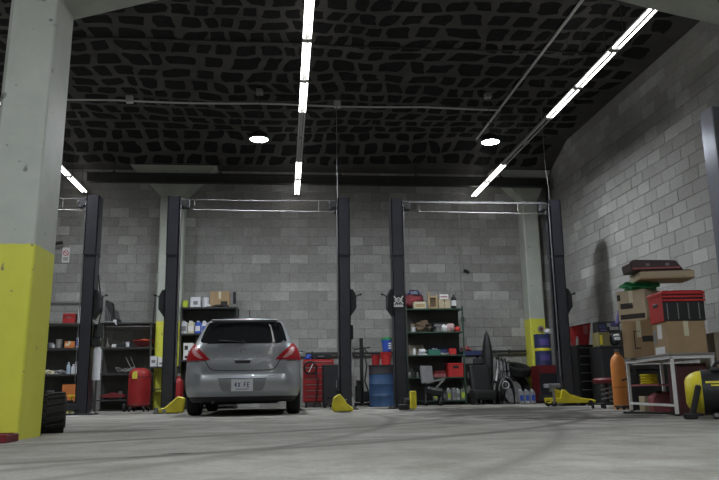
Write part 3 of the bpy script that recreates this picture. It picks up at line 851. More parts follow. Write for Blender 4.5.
# ------------------------------------------------------------------ generic small things
def carton(w, d, h, m, name, label, cat, loc, rz=0.0, flaps=True, marks=None, group=None, tape=True):
    t = thing(name, label, cat, loc, rz, group)
    B().box(-w/2, w/2, -d/2, d/2, 0, h, .004).done('body', m, t)
    if flaps:
        B().box(-w/2, -.002, -d/2, d/2, h, h+.004).done('flap', m, t); B().box(.002, w/2, -d/2, d/2, h, h+.004).done('flap', m, t)
    if tape: B().box(-.025, .025, -d/2-.002, -d/2, h*.55, h).box(-.025, .025, -d/2-.001, d/2+.001, h+.004, h+.0055).done('tape', CREAM, t)
    for mk in (marks or []):   # (face, a0, a1, z0, z1, material) fractions of the face
        f, a0, a1, z0, z1, mm = mk
        if f == 'front': B().box(-w/2+a0*w, -w/2+a1*w, -d/2-.002, -d/2+.001, z0*h, z1*h).done('printed_mark', mm, t)
        elif f == 'left': B().box(-w/2-.002, -w/2+.001, d/2-a1*d, d/2-a0*d, z0*h, z1*h).done('printed_mark', mm, t)
        else: B().box(w/2-.001, w/2+.002, -d/2+a0*d, -d/2+a1*d, z0*h, z1*h).done('printed_mark', mm, t)
    return t
def bottle(r, h, m, label, loc, capm=None, name='bottle', cat='bottle', group=None, labelm=None, neck=.35):
    t = thing(name, label, cat, loc, 0, group)
    B().lathe([(r*.9, 0), (r, h*.04), (r, h*.66), (r*.8, h*.76), (r*neck, h*.84), (r*neck, h*.92)], 16).done('body', m, t, True)
    B().cyl((0, 0, h*.91), (0, 0, h), r*(neck+.1), n=12).done('cap', capm or BLACK, t, True)
    if labelm: B().cyl((0, 0, h*.2), (0, 0, h*.55), r*1.02, n=16, cap=False).done('paper_label', labelm, t, True)
    return t
def jug(w, d, h, m, label, loc, capm=None, labelm=None, rz=0, name='oil_jug', cat='jug', group=None):
    t = thing(name, label, cat, loc, rz, group)
    B().prism([(-w/2, 0), (w/2, 0), (w/2, h*.72), (w*.12, h*.88), (-w*.3, h*.88), (-w/2, h*.70)], 'y', -d/2, d/2, min(.012, d*.2)).done('body', m, t)
    B().tube([(w*.42, 0, h*.66), (w*.46, 0, h*.84), (w*.1, 0, h*.90)], min(w, d)*.10).done('handle', m, t, True)
    B().cyl((-w*.1, 0, h*.87), (-w*.1, 0, h), min(w, d)*.26, n=12).done('cap', capm or BLACK, t, True)
    if labelm: B().box(-w*.38, w*.38, -d/2-.002, -d/2+.002, h*.2, h*.58).done('paper_label', labelm, t)
    return t
def tub(r0, r1, h, m, name, label, cat, loc, rim=True, group=None, lid=None):
    t = thing(name, label, cat, loc, 0, group)
    B().lathe([(0, 0), (r0, 0), (r1, h), (r1*.94, h), (r0*.92, .012), (0, .012)], 20).done('body', m, t, True)
    if rim: B().lathe([(r1, h-.02), (r1*1.06, h-.015), (r1*1.06, h), (r1*.94, h), (r1, h-.02)], 20).done('rim', m, t, True)
    if lid: B().cyl((0, 0, h), (0, 0, h+.012), r1*1.05, n=20).done('lid', lid, t, True)
    return t
def shelving(name, label, loc, W_, D_, levels, ztop, postm, boardm, th=.03, back=None, group=None):
    t = thing(name, label, 'shelving', loc, 0, group)
    for x in (0, W_-.035):
        for y in (0, D_-.035):
            B().box(x, x+.035, y, y+.004, 0, ztop).box(x if x == 0 else x+.031, x+.004 if x == 0 else x+.035, y, y+.035, 0, ztop).done('upright', postm, t)
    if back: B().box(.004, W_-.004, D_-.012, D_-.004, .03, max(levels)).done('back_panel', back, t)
    for z in levels:
        B().box(.004, W_-.004, .004, D_-.004, z-th, z).done('board', boardm, t)
        B().box(0, W_, -.004, .004, z-th, z+.002).done('board_lip', postm, t)
    return t

# ------------------------------------------------------------------ shelving along the back wall, left
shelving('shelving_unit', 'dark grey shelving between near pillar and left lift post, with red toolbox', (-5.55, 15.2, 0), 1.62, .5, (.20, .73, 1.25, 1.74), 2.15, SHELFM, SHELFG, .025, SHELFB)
single(B().box(-5.55, -3.93, 15.19, 15.23, 2.10, 2.15), 'shelf_rail', SHELFM, 'black rail along the top of the shelving beside the near pillar', 'rail')
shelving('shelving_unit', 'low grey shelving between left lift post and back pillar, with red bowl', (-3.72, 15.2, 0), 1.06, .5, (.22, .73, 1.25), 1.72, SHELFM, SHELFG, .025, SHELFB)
single(B().box(-3.72, -2.66, 15.2, 15.7, 1.72, 1.745), 'loose_plank', SHELFM, 'dark plank laid over the low shelving with the red bowl', 'plank')
# things on the first unit
t = thing('toolbox', 'small red metal toolbox on the upper shelf beside the left lift post', 'toolbox', (-4.33, 15.38, 1.74))
B().box(-.12, .12, -.10, .10, 0, .14, .008).done('body', RED, t); B().box(-.122, .122, -.102, .102, .14, .205, .012).done('lid', RED, t)
B().box(-.05, .05, -.107, -.10, .115, .135).done('latch', STEEL, t)
carton(.075, .2, .34, WHITEP, 'carton', 'tall narrow white carton next to the red toolbox', 'carton', (-4.11, 15.36, 1.74), flaps=False, tape=False)
tub(.045, .05, .10, GREY, 'tin', 'small grey tin on the middle left shelf', 'tin', (-4.66, 15.36, 1.25), lid=GALV)
tub(.06, .062, .17, GALV, 'paint_can', 'metal paint can on the middle left shelf', 'paint can', (-4.52, 15.4, 1.25), lid=GALV)
tub(.03, .036, .07, WHITEP, 'cup', 'white cup on the middle left shelf beside the near pillar', 'cup', (-4.60, 15.28, 1.25))
carton(.19, .2, .13, ORANGEBX, 'carton', 'orange printed carton on the middle left shelf', 'carton', (-4.28, 15.36, 1.25), flaps=False, marks=[('front', .1, .5, .3, .7, CREAM)])
carton(.07, .16, .21, WHITEP, 'carton', 'white and blue carton standing beside the orange printed carton', 'carton', (-4.12, 15.36, 1.25), flaps=False, tape=False, marks=[('front', .0, .5, .2, .8, BLUEP)])
bottle(.036, .24, mat('pale_blue', (.36, .46, .56), .4), 'pale blue bottle, tallest on the lower left shelf', (-4.29, 15.34, .73), WHITEP)
bottle(.045, .20, WHITEP, 'white bottle beside the pale blue bottle on the lower shelf', (-4.20, 15.36, .73), WHITEP)
carton(.06, .12, .25, WHITEP, 'carton', 'white carton next to the bottles on the lower left shelf', 'carton', (-4.12, 15.34, .73), flaps=False, tape=False)
single(B().blob((0, 0, .04), (.26, .2, .10), 4, .3, 2), 'rag', CREAM, 'crumpled cream rag on the lower left shelf edge by the pillar', 'rag', (-4.66, 15.32, .73), smooth=True)
single(B().blob((0, 0, .04), (.22, .18, .10), 8, .35, 2), 'rag', GREY, 'crumpled grey rag on the lower left shelf', 'rag', (-4.45, 15.36, .73), smooth=True)
carton(.25, .26, .33, ORANGEBX, 'carton', 'plain orange carton on the bottom left shelf', 'carton', (-4.24, 15.40, .20), tape=False)
t = thing('tool_case', 'black tool case on the bottom shelf left of the plain orange carton', 'tool case', (-4.62, 15.4, .20))
B().box(-.18, .18, -.12, .12, 0, .16, .012).done('body', BLACK, t); B().tube([(-.07, -.02, .16), (-.06, -.02, .21), (.06, -.02, .21), (.07, -.02, .16)], .010).done('handle', GREY, t, True)
t = thing('step_stool', 'small yellow folding stool on the floor behind the knobbly tyre', 'stool', (-3.93, 14.55, 0))
for x in (-.07, .07): B().bar((x, -.12, 0), (x*.7, .02, .30), .022).done('leg', LIFTYEL, t); B().bar((x, .14, 0), (x*.7, .02, .30), .022).done('leg', LIFTYEL, t)
B().box(-.10, .10, -.08, .10, .30, .325, .004).done('seat', LIFTYEL, t)
# things on the second unit
t = thing('clamp_bar', 'light steel clamp bar with white end lying on the low shelving top', 'clamp', (-3.52, 15.15, 1.746))
B().box(-.18, .13, -.012, .012, .0, .024).done('bar', STEEL, t); B().box(.10, .16, -.02, .02, -.0, .05, .004).bar((.13, 0, .02), (.17, -.03, -.06), .02).done('jaw', WHITEP, t)
t = thing('engine_cover', 'black dusty engine cover propped on the low shelving behind the left post', 'engine cover', (-3.50, 15.5, 1.746))
B().prism([(-.16, 0), (.17, 0), (.15, .08), (.02, .12), (-.01, .42), (-.16, .50)], 'y', -.08, .08, .02).done('shell', BLACK, t)
for k in range(4): B().box(-.14+.05*k*.6, -.13+.05*k*.6, -.086, -.08, .05, .34-.05*k).done('rib', GREY, t)
carton(.07, .1, .07, TAPE, 'carton', 'tiny white carton on the low shelving beside the left lift', 'carton', (-3.42, 15.34, 1.25), flaps=False, tape=False)
carton(.17, .15, .06, BLACK, 'carton', 'flat black box between the tiny white carton and white cup', 'box', (-3.28, 15.36, 1.25), flaps=False, tape=False)
tub(.034, .04, .11, WHITEP, 'cup', 'white cup on the low shelving left of the red bowl', 'cup', (-3.16, 15.34, 1.25))
t = thing('bowl', 'wide dark red bowl on the low shelving by the back pillar', 'bowl', (-2.86, 15.42, 1.25))
B().lathe([(0, 0), (.09, 0), (.17, .06), (.205, .13), (.20, .135), (.16, .065), (.08, .012), (0, .012)], 28).done('shell', DKRED, t, True)
B().lathe([(.20, .125), (.215, .13), (.205, .145), (.19, .135), (.20, .125)], 28).done('rim', RED, t, True)
single(B().blob((0, 0, .03), (.24, .14, .07), 5, .3, 2), 'rag', ORANGEBX, 'orange rag heaped in the dark red bowl', 'rag', (-2.84, 15.42, 1.36), smooth=True)
b = B()
for k in range(4): b.tube([(.20*math.sin(a*.8+k), .04*k-.06, .03+.10*abs(math.sin(a+k*.7))) for a in [i*.5 for i in range(9)]], .007)
single(b, 'wire_bundle', GALV, 'tangled wire bundle on the middle board of the low shelving', 'wire', (-3.20, 15.42, .73), smooth=True)
t = thing('trolley_jack', 'dark red trolley jack on the bottom board of the low shelving', 'jack', (-3.42, 15.42, .22))
B().prism([(-.24, .03), (.24, .03), (.24, .10), (.0, .14), (-.22, .08)], 'y', -.10, .10, .012).done('frame', DKRED, t)
for x in (-.18, .18):
    for y in (-.11, .11): B().cyl((x, y-.012, .03), (x, y+.012, .03), .03, n=14).done('caster', BLACK, t, True)
B().cyl((.15, 0, .11), (.15, 0, .17), .04, n=14).done('saddle', STEEL, t, True)
t = thing('leaning_pole', 'thin grey pole leaning against the back wall beside the left back pillar', 'pole', (-2.80, 15.5, 0))
B().tube([(0, .222, 0), (.07, .222, 2.40)], .013).done('shaft', GREY, t, True); B().cyl((0, .222, .0), (.001, .222, .05), .015, n=10).done('ferrule', BLACK, t, True)
# red waste-oil tank on wheels
t = thing('oil_drain_tank', 'red cylindrical tank on casters with yellow warning label, beside back pillar', 'tank', (-2.69, 14.3, 0))
B().lathe([(.17, .09), (.2, .11), (.205, .13), (.205, .66), (.19, .73), (.14, .78), (.05, .80), (0, .80)], 28).done('tank', RED, t, True)
for zb in (.13, .63): B().lathe([(.206, zb-.01), (.212, zb), (.206, zb+.01)], 28).done('band', DKRED, t, True)
B().prism([(-.10, .60), (-.01, .60), (-.01, .70), (-.03, .735), (-.07, .735), (-.10, .70)], 'y', -.212, -.185, 0).done('warning_label', mat('label_yellow', (.72, .62, .08), .5), t)
for a in (.6, 2.2, 3.9, 5.4):
    c = B().cyl((.2*math.cos(a)-.012, .2*math.sin(a), .04), (.2*math.cos(a)+.012, .2*math.sin(a), .04), .04, n=14).done('caster', BLACK, t, True)
    B().bar((.2*math.cos(a), .2*math.sin(a), .04), (.15*math.cos(a), .15*math.sin(a), .12), .03).done('fork', STEEL, c)
B().cyl((-.27, -.05, .075), (-.23, -.05, .075), .075, n=18).bar((-.25, -.05, .08), (-.16, -.03, .12), .03).done('wheel', BLACK, t, True)
B().tube([(-.14, -.05, .76), (-.26, -.08, 1.0)], .008).tube([(-.08, -.05, .78), (-.17, -.08, 1.0)], .008).done('rod', STEEL, t, True)
B().tube([(.10, -.02, .79), (.22, -.02, .72), (.25, -.02, .4), (.21, -.02, .12)], .012).done('hose', BLACK, t, True)
# low stand with white boxes before the left back pillar
t = thing('side_stand', 'black metal stand holding white boxes before the left back pillar', 'stand', (-2.36, 15.14, 0))
B().box(-.30, .28, -.17, .17, .82, .85).done('top', SHELFM, t)
for x in (-.28, .26):
    for y in (-.15, .15): B().box(x-.015, x+.015, y-.015, y+.015, 0, .82).done('leg', SHELFM, t)
B().box(-.29, .27, -.16, .16, .40, .42).done('shelf', SHELFM, t)
carton(.13, .2, .20, WHITEP, 'carton', 'white box on the black stand, nearest the low shelving', 'carton', (-2.58, 15.14, .85), tape=False, marks=[('front', .2, .8, .35, .65, GREY)])
carton(.14, .2, .18, TAPE, 'carton', 'white box on the black stand, nearest the car bay lift post', 'carton', (-2.42, 15.14, .85), tape=False, marks=[('front', .15, .7, .2, .45, GREY)])

# ------------------------------------------------------------------ shelving behind the car
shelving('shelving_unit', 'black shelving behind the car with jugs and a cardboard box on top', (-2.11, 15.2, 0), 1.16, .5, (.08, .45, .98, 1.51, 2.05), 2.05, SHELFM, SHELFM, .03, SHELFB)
t = thing('sign_post', 'short grey upright with black can holder at the shelving end behind the car', 'upright', (-1.04, 15.2, 2.05))
B().box(-.05, -.015, -.02, .015, 0, .36).done('upright', GREY, t); B().cyl((.02, -.02, .06), (.02, -.02, .30), .032, n=14).done('can', BLACK, t, True); B().cyl((.02, -.02, .30), (.02, -.02, .33), .02, n=12).done('nozzle', GREY, t, True)
tub(.055, .06, .13, LIME, 'tub', 'lime green plastic tub on top of the shelving behind the car', 'tub', (-2.03, 15.32, 2.05), lid=LIME)
carton(.20, .2, .21, WHITEP, 'carton', 'white carton on top of the shelving beside the lime tub', 'carton', (-1.82, 15.34, 2.05), tape=False, flaps=True, marks=[('front', .3, .75, .25, .6, GREY)])
tub(.075, .075, .21, WHITEP, 'bucket', 'white round bucket between white carton and cardboard box', 'bucket', (-1.62, 15.34, 2.05), lid=GREY)
carton(.40, .3, .33, CARD, 'cardboard_box', 'brown cardboard box on top of the shelving behind the car', 'cardboard box', (-1.33, 15.45, 2.05), marks=[('front', .55, .9, .15, .4, INK)])
single(B().blob((0, 0, .025), (.34, .12, .06), 6, .2, 2), 'hose_coil', BLACK, 'flat black hose lying before the brown cardboard box', 'hose', (-1.30, 15.24, 2.05), smooth=True)
single(B().blob((0, 0, .03), (.09, .07, .07), 3, .15, 2), 'rag', TAPE, 'small white rag on the shelf top beside the black hose', 'rag', (-1.55, 15.24, 2.05), smooth=True)
for x, w, m, lm, lab in ((-2.04, .13, WHITEP, GREY, 'white jug with grey label, first on the shelf behind the car'), (-1.895, .13, CREAM, TAPE, 'cream jug beside the blue jug on the shelf behind the car'),
                         (-1.755, .12, BLUEP, TAPE, 'blue jug on the shelf behind the car'), (-1.63, .11, WHITEP, BLUEP, 'white jug with blue label beside the car roof')):
    jug(w, .18, .27, m, lab, (x, 15.34, 1.51), WHITEP, lm, group='jugs on the shelf behind the car')
carton(.2, .2, .34, TAPE, 'carton', 'white box with black print on the shelf just above the left tail light', 'carton', (-1.93, 15.34, .98), tape=False, flaps=False, marks=[('front', .1, .45, .6, .85, INK), ('front', .5, .9, .35, .55, INK), ('front', .15, .6, .1, .25, INK)])
t = thing('fuel_can', 'red upright canister on the floor between lift post and car', 'canister', (-1.93, 14.0, 0))
B().lathe([(.085, 0), (.09, .02), (.09, .50), (.07, .56), (.035, .60), (.035, .63)], 20).done('body', RED, t, True)
B().box(-.03, .03, -.02, .02, .62, .68, .006).done('valve', STEEL, t); B().tube([(.02, 0, .64), (.09, -.02, .60), (.10, -.02, .3)], .010).done('hose', BLACK, t, True)

# ------------------------------------------------------------------ right of the car, against the back wall
def chest(name, label, loc, W_, D_, H_, m, nd, hm, rz=0, casters=True):
    t = thing(name, label, 'tool chest', loc, rz)
    z0 = .10 if casters else .0
    B().box(-W_/2, W_/2, -D_/2, D_/2, z0, H_, .006).done('body', m, t)
    n = nd; dz = (H_-z0-.06)/n
    for k in range(n):
        d = B().box(-W_/2+.02, W_/2-.02, -D_/2-.018, -D_/2, z0+.03+k*dz, z0+.03+(k+1)*dz-.012, .004).done('drawer', m, t)
        B().box(-W_/2+.04, W_/2-.04, -D_/2-.032, -D_/2-.016, z0+.03+(k+1)*dz-.032, z0+.03+(k+1)*dz-.018, .003).done('handle', hm, d)
    if casters:
        for x in (-W_/2+.06, W_/2-.06):
            for y in (-D_/2+.06, D_/2-.06): B().cyl((x-.015, y, .05), (x+.015, y, .05), .05, n=14).done('caster', BLACK, t, True)
    return t
chest('tool_chest', 'red tool chest with drawers against the back wall, right of the car', (.70, 15.22, 0), .62, .45, .95, RED, 7, STEEL)
t = thing('tool_case', 'black tool case lying on the red tool chest', 'tool case', (.76, 15.2, .95))
B().box(-.2, .2, -.12, .12, 0, .11, .02).done('body', BLACK, t); B().tube([(-.06, -.12, .06), (-.05, -.15, .06), (.05, -.15, .06), (.06, -.12, .06)], .010).done('handle', GREY, t, True)
single(B().blob((0, 0, .05), (.16, .14, .12), 9, .25, 2), 'work_glove', BLUEP, 'blue work gloves on the red tool chest beside the black case', 'gloves', (.49, 15.14, .95), smooth=True)
t = thing('hose_reel', 'black hose ring with handle hanging on the red tool chest drawers', 'hose', (.53, 14.93, .78))
B().lathe([(.12, -.015), (.14, 0), (.12, .015), (.105, 0), (.12, -.015)], 28, Matrix.Rotation(PI/2, 4, 'X')).done('ring', BLACK, t, True)
B().bar((-.03, 0, -.09), (.05, 0, .08), .016).done('spoke', TAPE, t); B().tube([(.10, 0, -.07), (.15, -.01, -.25), (.10, -.02, -.70), (.05, -.03, -.775)], .012).done('hose', BLACK, t, True)
t = thing('cabinet', 'low black cabinet between the red tool chest and lift post', 'cabinet', (.92, 14.72, 0))
B().box(-.155, .155, -.16, .16, .04, .80, .008).done('body', BLACK, t)
d = B().box(-.145, .145, -.172, -.16, .06, .78, .004).done('door', LIFT2, t); B().box(.10, .115, -.19, -.17, .38, .52, .003).done('handle', GREY, d)
B().box(-.16, .16, -.165, .165, .80, .83, .004).done('top', SHELFM, t)
for x in (-.12, .12): B().box(x-.03, x+.03, -.13, .13, 0, .04).done('foot', BLACK, t)
t = thing('wall_pipe', 'long dark pipe fixed along the back wall at waist height', 'pipe', (0, 15.67, 1.10))
B().tube([(.2, 0, 0), (5.27, 0, 0)], .028).done('pipe', DKSTEEL, t, True)
for x in (.6, 1.5, 2.4, 3.9, 4.9): B().box(x-.02, x+.02, -.036, .08, -.04, .04, .004).done('bracket', DKSTEEL, t)
t = thing('engine_stand', 'black engine stand with cross arms between the two middle lift posts', 'engine stand', (1.58, 15.05, 0))
B().box(-.035, .035, -.035, .035, .04, 1.37, .004).done('mast', BLACK, t)
B().bar((-.16, 0, 1.14), (.18, -.02, 1.18), .03).done('cross_arm', DKSTEEL, t); B().bar((.0, -.03, 1.22), (.14, -.10, 1.05), .025).done('cross_arm', DKSTEEL, t)
B().box(-.16, .16, -.04, .04, .02, .07).box(-.03, .03, -.35, .25, .02, .07).done('foot', BLACK, t)
B().box(-.14, .0, -.13, .02, .09, .42, .02).box(-.02, .14, -.10, .04, .09, .30, .02).cyl((-.07, -.05, .42), (-.07, -.05, .52), .05, n=14).done('gearbox', BLACK, t)
B().tube([(.03, -.05, 1.15), (.10, -.08, .8), (.05, -.1, .5), (.12, -.1, .3)], .016).done('chain', DKSTEEL, t, True)
for x in (-.14, .14): B().cyl((x, -.02, .02), (x, .02, .02), .02, n=12).done('caster', BLACK, t, True)
t = thing('hose', 'pale hose hanging beside the engine stand against the back wall', 'hose', (1.40, 15.62, 0))
B().tube([(0, 0, 1.35), (.04, -.02, 1.0), (-.03, -.03, .6), (.05, -.05, .2), (.14, -.1, .02)], .014).done('hose', GALV, t, True); B().box(-.03, .03, -.03, .12, 1.33, 1.39).done('hook', DKSTEEL, t)
t = thing('drum', 'blue steel drum with dark lid standing beside the middle lift post', 'drum', (1.905, 14.5, 0))
B().lathe([(.235, 0), (.245, .01), (.24, .03), (.24, .2), (.248, .215), (.24, .23), (.24, .42), (.248, .435), (.24, .45), (.24, .62)], 32).done('shell', BLUE, t, True)
B().lathe([(.24, .62), (.248, .63), (.24, .65), (.24, .77), (.25, .78), (.25, .80), (.22, .80), (.22, .79), (0, .79)], 32).done('lid', mat('drum_lid', (.03, .025, .03), .6), t, True)
tub(.09, .11, .24, REDP, 'funnel_can', 'red plastic can on the dark lid of the blue drum', 'can', (2.0, 14.42, .80), lid=DKRED)
tub(.075, .08, .20, RED, 'funnel_can', 'smaller red can at the lid edge of the blue drum', 'can', (1.80, 14.45, .80), lid=BLACK)
t = tub(.08, .10, .22, BLUEP, 'bucket', 'bright blue bucket with white lettering atop the red plastic can', 'bucket', (2.02, 14.42, 1.06))
for k in range(3): B().box(.02, .07, -.100, -.088, .05+.045*k, .075+.045*k).done('lettering', TAPE, t)
single(B().blob((0, 0, .02), (.20, .18, .10), 11, .35, 3), 'rag', GREENBAG, 'green rag heaped in the bright blue bucket', 'rag', (2.02, 14.42, 1.27), smooth=True)

# ------------------------------------------------------------------ green shelving of the empty bay
shelving('shelving_unit', 'green shelving crowded with parts and boxes, behind the empty bay', (2.47, 14.85, 0), 1.23, .48, (.09, .555, 1.005, 1.475, 1.955), 2.0, GREEN, GREEN, .022, SHELFB)  # back sheet added here; its dark colour imitates shade on the wall behind
SY = 15.0
t = thing('duffel_bag', 'red and blue patterned bag on top of the green shelving', 'bag', (2.70, 15.16, 1.955))
B().blob((0, 0, .20), (.44, .3, .42), 21, .18, 2).done('bag', mat('bag_red', (.26, .03, .035), .8, var=.5, scale=9, dirt=(.03, .02, .03)), t, True)
B().tube([(-.12, -.12, .30), (-.06, -.16, .40), (.08, -.16, .40), (.13, -.12, .30)], .012).done('strap', NAVY, t, True)
B().blob((.02, -.02, .34), (.34, .22, .12), 23, .3, 2.5).done('flap', mat('bag_blue', (.22, .27, .36), .8, var=.4, scale=12), t, True)
carton(.25, .16, .14, CREAM, 'crate', 'pale wooden tray standing before the patterned bag', 'tray', (2.80, 14.94, 1.955), tape=False, flaps=False, marks=[('front', .1, .9, .2, .7, WOOD)])
t = thing('wooden_frame', 'pale wooden frame upright on top of the green shelving', 'wooden frame', (3.10, 15.02, 1.955))
for x0, x1, z0, z1 in ((-.10, -.065, 0, .36), (.065, .10, 0, .30), (-.065, .065, 0, .05), (-.065, .065, .24, .28)): B().box(x0, x1, -.03, .03, z0, z1, .003).done('batten', WOOD, t)
B().box(-.065, .065, 0, .012, .05, .24).done('back', BROWN, t)
carton(.24, .22, .20, CARD2, 'cardboard_box', 'small cardboard box on the green shelving top beside the wooden frame', 'cardboard box', (3.33, 15.04, 1.955), marks=[('front', .45, .55, .0, 1.0, CARD)])
carton(.19, .18, .10, TAPE, 'carton', 'white carton stacked on the small cardboard box', 'carton', (3.33, 15.04, 2.161), tape=False, flaps=False, marks=[('front', .1, .9, .4, .6, PINK)])
t = bottle(.055, .32, BLACK, 'black spray bottle with white label on the green shelving top', (3.54, 14.98, 1.955), GREY, labelm=TAPE)
tub(.035, .045, .10, WHITEP, 'cup', 'white cup at the end of the second green shelf', 'cup', (2.66, SY-.06, 1.475))
single(B().blob((0, 0, .10), (.34, .26, .24), 31, .4, 2.5), 'rag_pile', BROWN, 'brown heap of rags on the second green shelf', 'rags', (2.90, SY+.08, 1.475), smooth=True)
single(B().tube([(.13*math.cos(a)*(1-.03*a), .1*math.sin(a), .02+.012*a) for a in [k*.5 for k in range(28)]], .016), 'hose_coil', BLACK, 'coiled black hose beside the brown rags on green shelf', 'hose', (3.02, SY-.03, 1.475), smooth=True)
tub(.05, .05, .12, GALV, 'tin', 'round metal tin on the second green shelf', 'tin', (3.17, SY-.02, 1.475), lid=GALV)
single(B().blob((0, 0, .07), (.14, .14, .17), 33, .25, 2), 'plastic_bag', TAPE, 'crumpled white bag on the second green shelf', 'bag', (3.32, SY, 1.475), smooth=True)
single(B().blob((0, 0, .08), (.18, .16, .22), 34, .25, 2), 'plastic_bag', mat('pink_white', (.60, .42, .42), .6, var=.4, scale=12), 'pink and white bag on the second green shelf', 'bag', (3.46, SY+.02, 1.475), smooth=True)
single(B().blob((0, 0, .05), (.13, .12, .12), 35, .2, 2), 'plastic_bag', REDP, 'small red bag at the right end of second green shelf', 'bag', (3.60, SY-.02, 1.475), smooth=True)
bottle(.035, .15, TAPE, 'white jar on the third green shelf by the lift post', (2.66, SY-.06, 1.005), GREY, name='jar', cat='jar', neck=.8)
t = thing('pump', 'pale grey pump on the third green shelf', 'pump', (2.84, SY, 1.005))
B().box(-.09, .09, -.06, .06, 0, .03).done('base', WHITEP, t); B().cyl((-.07, 0, .08), (.05, 0, .08), .05, n=16).done('motor', WHITEP, t, True); B().cyl((.05, 0, .08), (.09, 0, .08), .03, n=12).cyl((0, 0, .12), (0, 0, .17), .018, n=10).done('outlet', GALV, t, True)
t = thing('tray', 'dark green tray of small parts on the third green shelf', 'tray', (3.08, SY+.03, 1.005))
B().box(-.12, .12, -.10, .10, 0, .012).box(-.12, .12, -.10, -.09, .012, .11).box(-.12, .12, .09, .10, .012, .11).box(-.12, -.11, -.09, .09, .012, .11).box(.11, .12, -.09, .09, .012, .11).done('tray', mat('tray_green', (.03, .16, .11), .5), t)
B().blob((0, 0, .09), (.2, .16, .1), 41, .4, 3).done('contents', GREY, t, True)
t = thing('plate_stack', 'low stack of white plates on the third green shelf', 'plates', (3.30, SY-.03, 1.005))
for k in range(3): B().lathe([(0, .012*k), (.05, .012*k), (.09, .012*k+.014), (.088, .012*k+.018), (0, .012*k+.008)], 20).done('plate', TAPE, t, True)
carton(.14, .14, .13, REDP, 'carton', 'small red carton at the right end of third green shelf', 'carton', (3.47, SY, 1.005), tape=False, flaps=False)
for k, (x, h) in enumerate(((2.58, .12), (2.74, .11))):
    bottle(.025, h, GALV, ('small metal bottle nearest the lift post on the fourth green shelf', 'small metal bottle above the grey car panel on the fourth green shelf')[k], (x, SY+.1, .555), TAPE, group='small metal bottles')
def crate(label, loc, W_, D_, H_, m, rz=0, slot=True, frontm=None, lid=False, name='crate'):
    t = thing(name, label, 'crate', loc, rz)
    B().box(-W_/2+.015, W_/2-.015, -D_/2+.015, D_/2-.015, 0, .015).done('floor_panel', m, t)
    for sgn in (-1, 1):
        y0, y1 = sorted((sgn*D_/2, sgn*(D_/2-.015)))
        B().box(-W_/2, W_/2, y0, y1, 0, H_, .003).done('side_panel', (frontm or m) if sgn < 0 else m, t)
        x0, x1 = sorted((sgn*W_/2, sgn*(W_/2-.015)))
        B().box(x0, x1, -D_/2+.015, D_/2-.015, 0, H_, .003).done('end_panel', m, t)
    B().box(-W_/2-.012, W_/2+.012, -D_/2-.012, -D_/2+.012, H_-.03, H_, .003).box(-W_/2-.012, W_/2+.012, D_/2-.012, D_/2+.012, H_-.03, H_, .003).box(-W_/2-.012, -W_/2+.012, -D_/2, D_/2, H_-.03, H_, .003).box(W_/2-.012, W_/2+.012, -D_/2, D_/2, H_-.03, H_, .003).done('rim', m, t)
    if slot: B().box(-.06, .06, -D_/2-.004, -D_/2+.004, H_*.62, H_*.80, .008).done('hand_slot', BLACK, t)
    return t
crate('bright red plastic crate on the fourth green shelf', (3.50, 15.02, .555), .31, .30, .28, REDP)
carton(.24, .2, .07, PINK, 'tool_case', 'flat red case on the fourth green shelf beside the red crate', 'case', (3.18, SY+.02, .555), tape=False, flaps=False)
carton(.22, .2, .06, DKRED, 'tool_case', 'dark red case stacked on the flat red case', 'case', (3.18, SY+.02, .625), tape=False, flaps=False)
for x, w, z, h, m, lab in ((2.80, .30, 1.475, .20, CARDG, 'grey-brown carton at the back of the second green shelf, behind the rags'), (3.30, .34, 1.475, .22, GREY, 'dark grey box at the back of the second green shelf, behind the bags'),
                        (2.75, .30, 1.005, .22, CARDG, 'grey-brown carton at the back of the third green shelf, behind the pump'), (3.22, .36, 1.005, .18, NAVY, 'navy box at the back of the third green shelf, behind the plates'),
                        (2.90, .34, .555, .24, DKSTEEL, 'dark metal box at the back of the fourth green shelf, behind the seat')):
    carton(w, .14, h, m, 'storage_box', lab, 'box', (x, 15.22, z), tape=False, flaps=False)
# folded buggy seat before the green shelving
t = thing('car_part', 'grey and black folded seat standing on the floor before green shelving', 'seat', (2.92, 14.5, 0))
B().cbox((-.10, 0, .60), (.26, .05, .36), .15, .02, -.25).done('back_panel', GREY, t)
B().cbox((.02, -.04, .28), (.36, .22, .16), 0, .04, .2, .2).done('cushion', BLACK, t)
for x in (-.16, .12):
    B().bar((x, -.10, .02), (x+.06, .06, .50), .028).done('leg', DKSTEEL, t); B().bar((x, .08, .02), (x+.04, -.06, .46), .028).done('leg', DKSTEEL, t)
B().bar((-.14, -.12, .44), (.24, -.10, .52), .035).done('arm_bar', GALV, t); B().bar((.0, -.14, .30), (.22, -.12, .50), .03).done('arm_bar', GALV, t)
for x in (-.16, .14):
    for y in (-.12, .10): B().cyl((x-.02, y, .05), (x+.02, y, .05), .05, n=16).done('wheel', RUBBER, t, True)
jl = [('clear', (.22, .23, .22), .24), ('grey', (.16, .16, .17), .26), ('dark', (.06, .06, .06), .22), ('pale', (.40, .41, .40), .25), ('silver', (.30, .31, .31), .28), ('milky', (.45, .46, .42), .24), ('greenish', (.20, .25, .18), .26)]
for k, (nm, c, h) in enumerate(jl):
    jug(.085, .1, h, mat('jug_'+nm, c, .4, var=.2), f'{nm} fluid jug on the bottom board of the green shelving', (3.06+.095*k, 14.92+.02*(k % 2), .09), TAPE if k % 2 else BLACK, GREY if k % 3 else LIME, group='fluid jugs on the bottom green shelf')
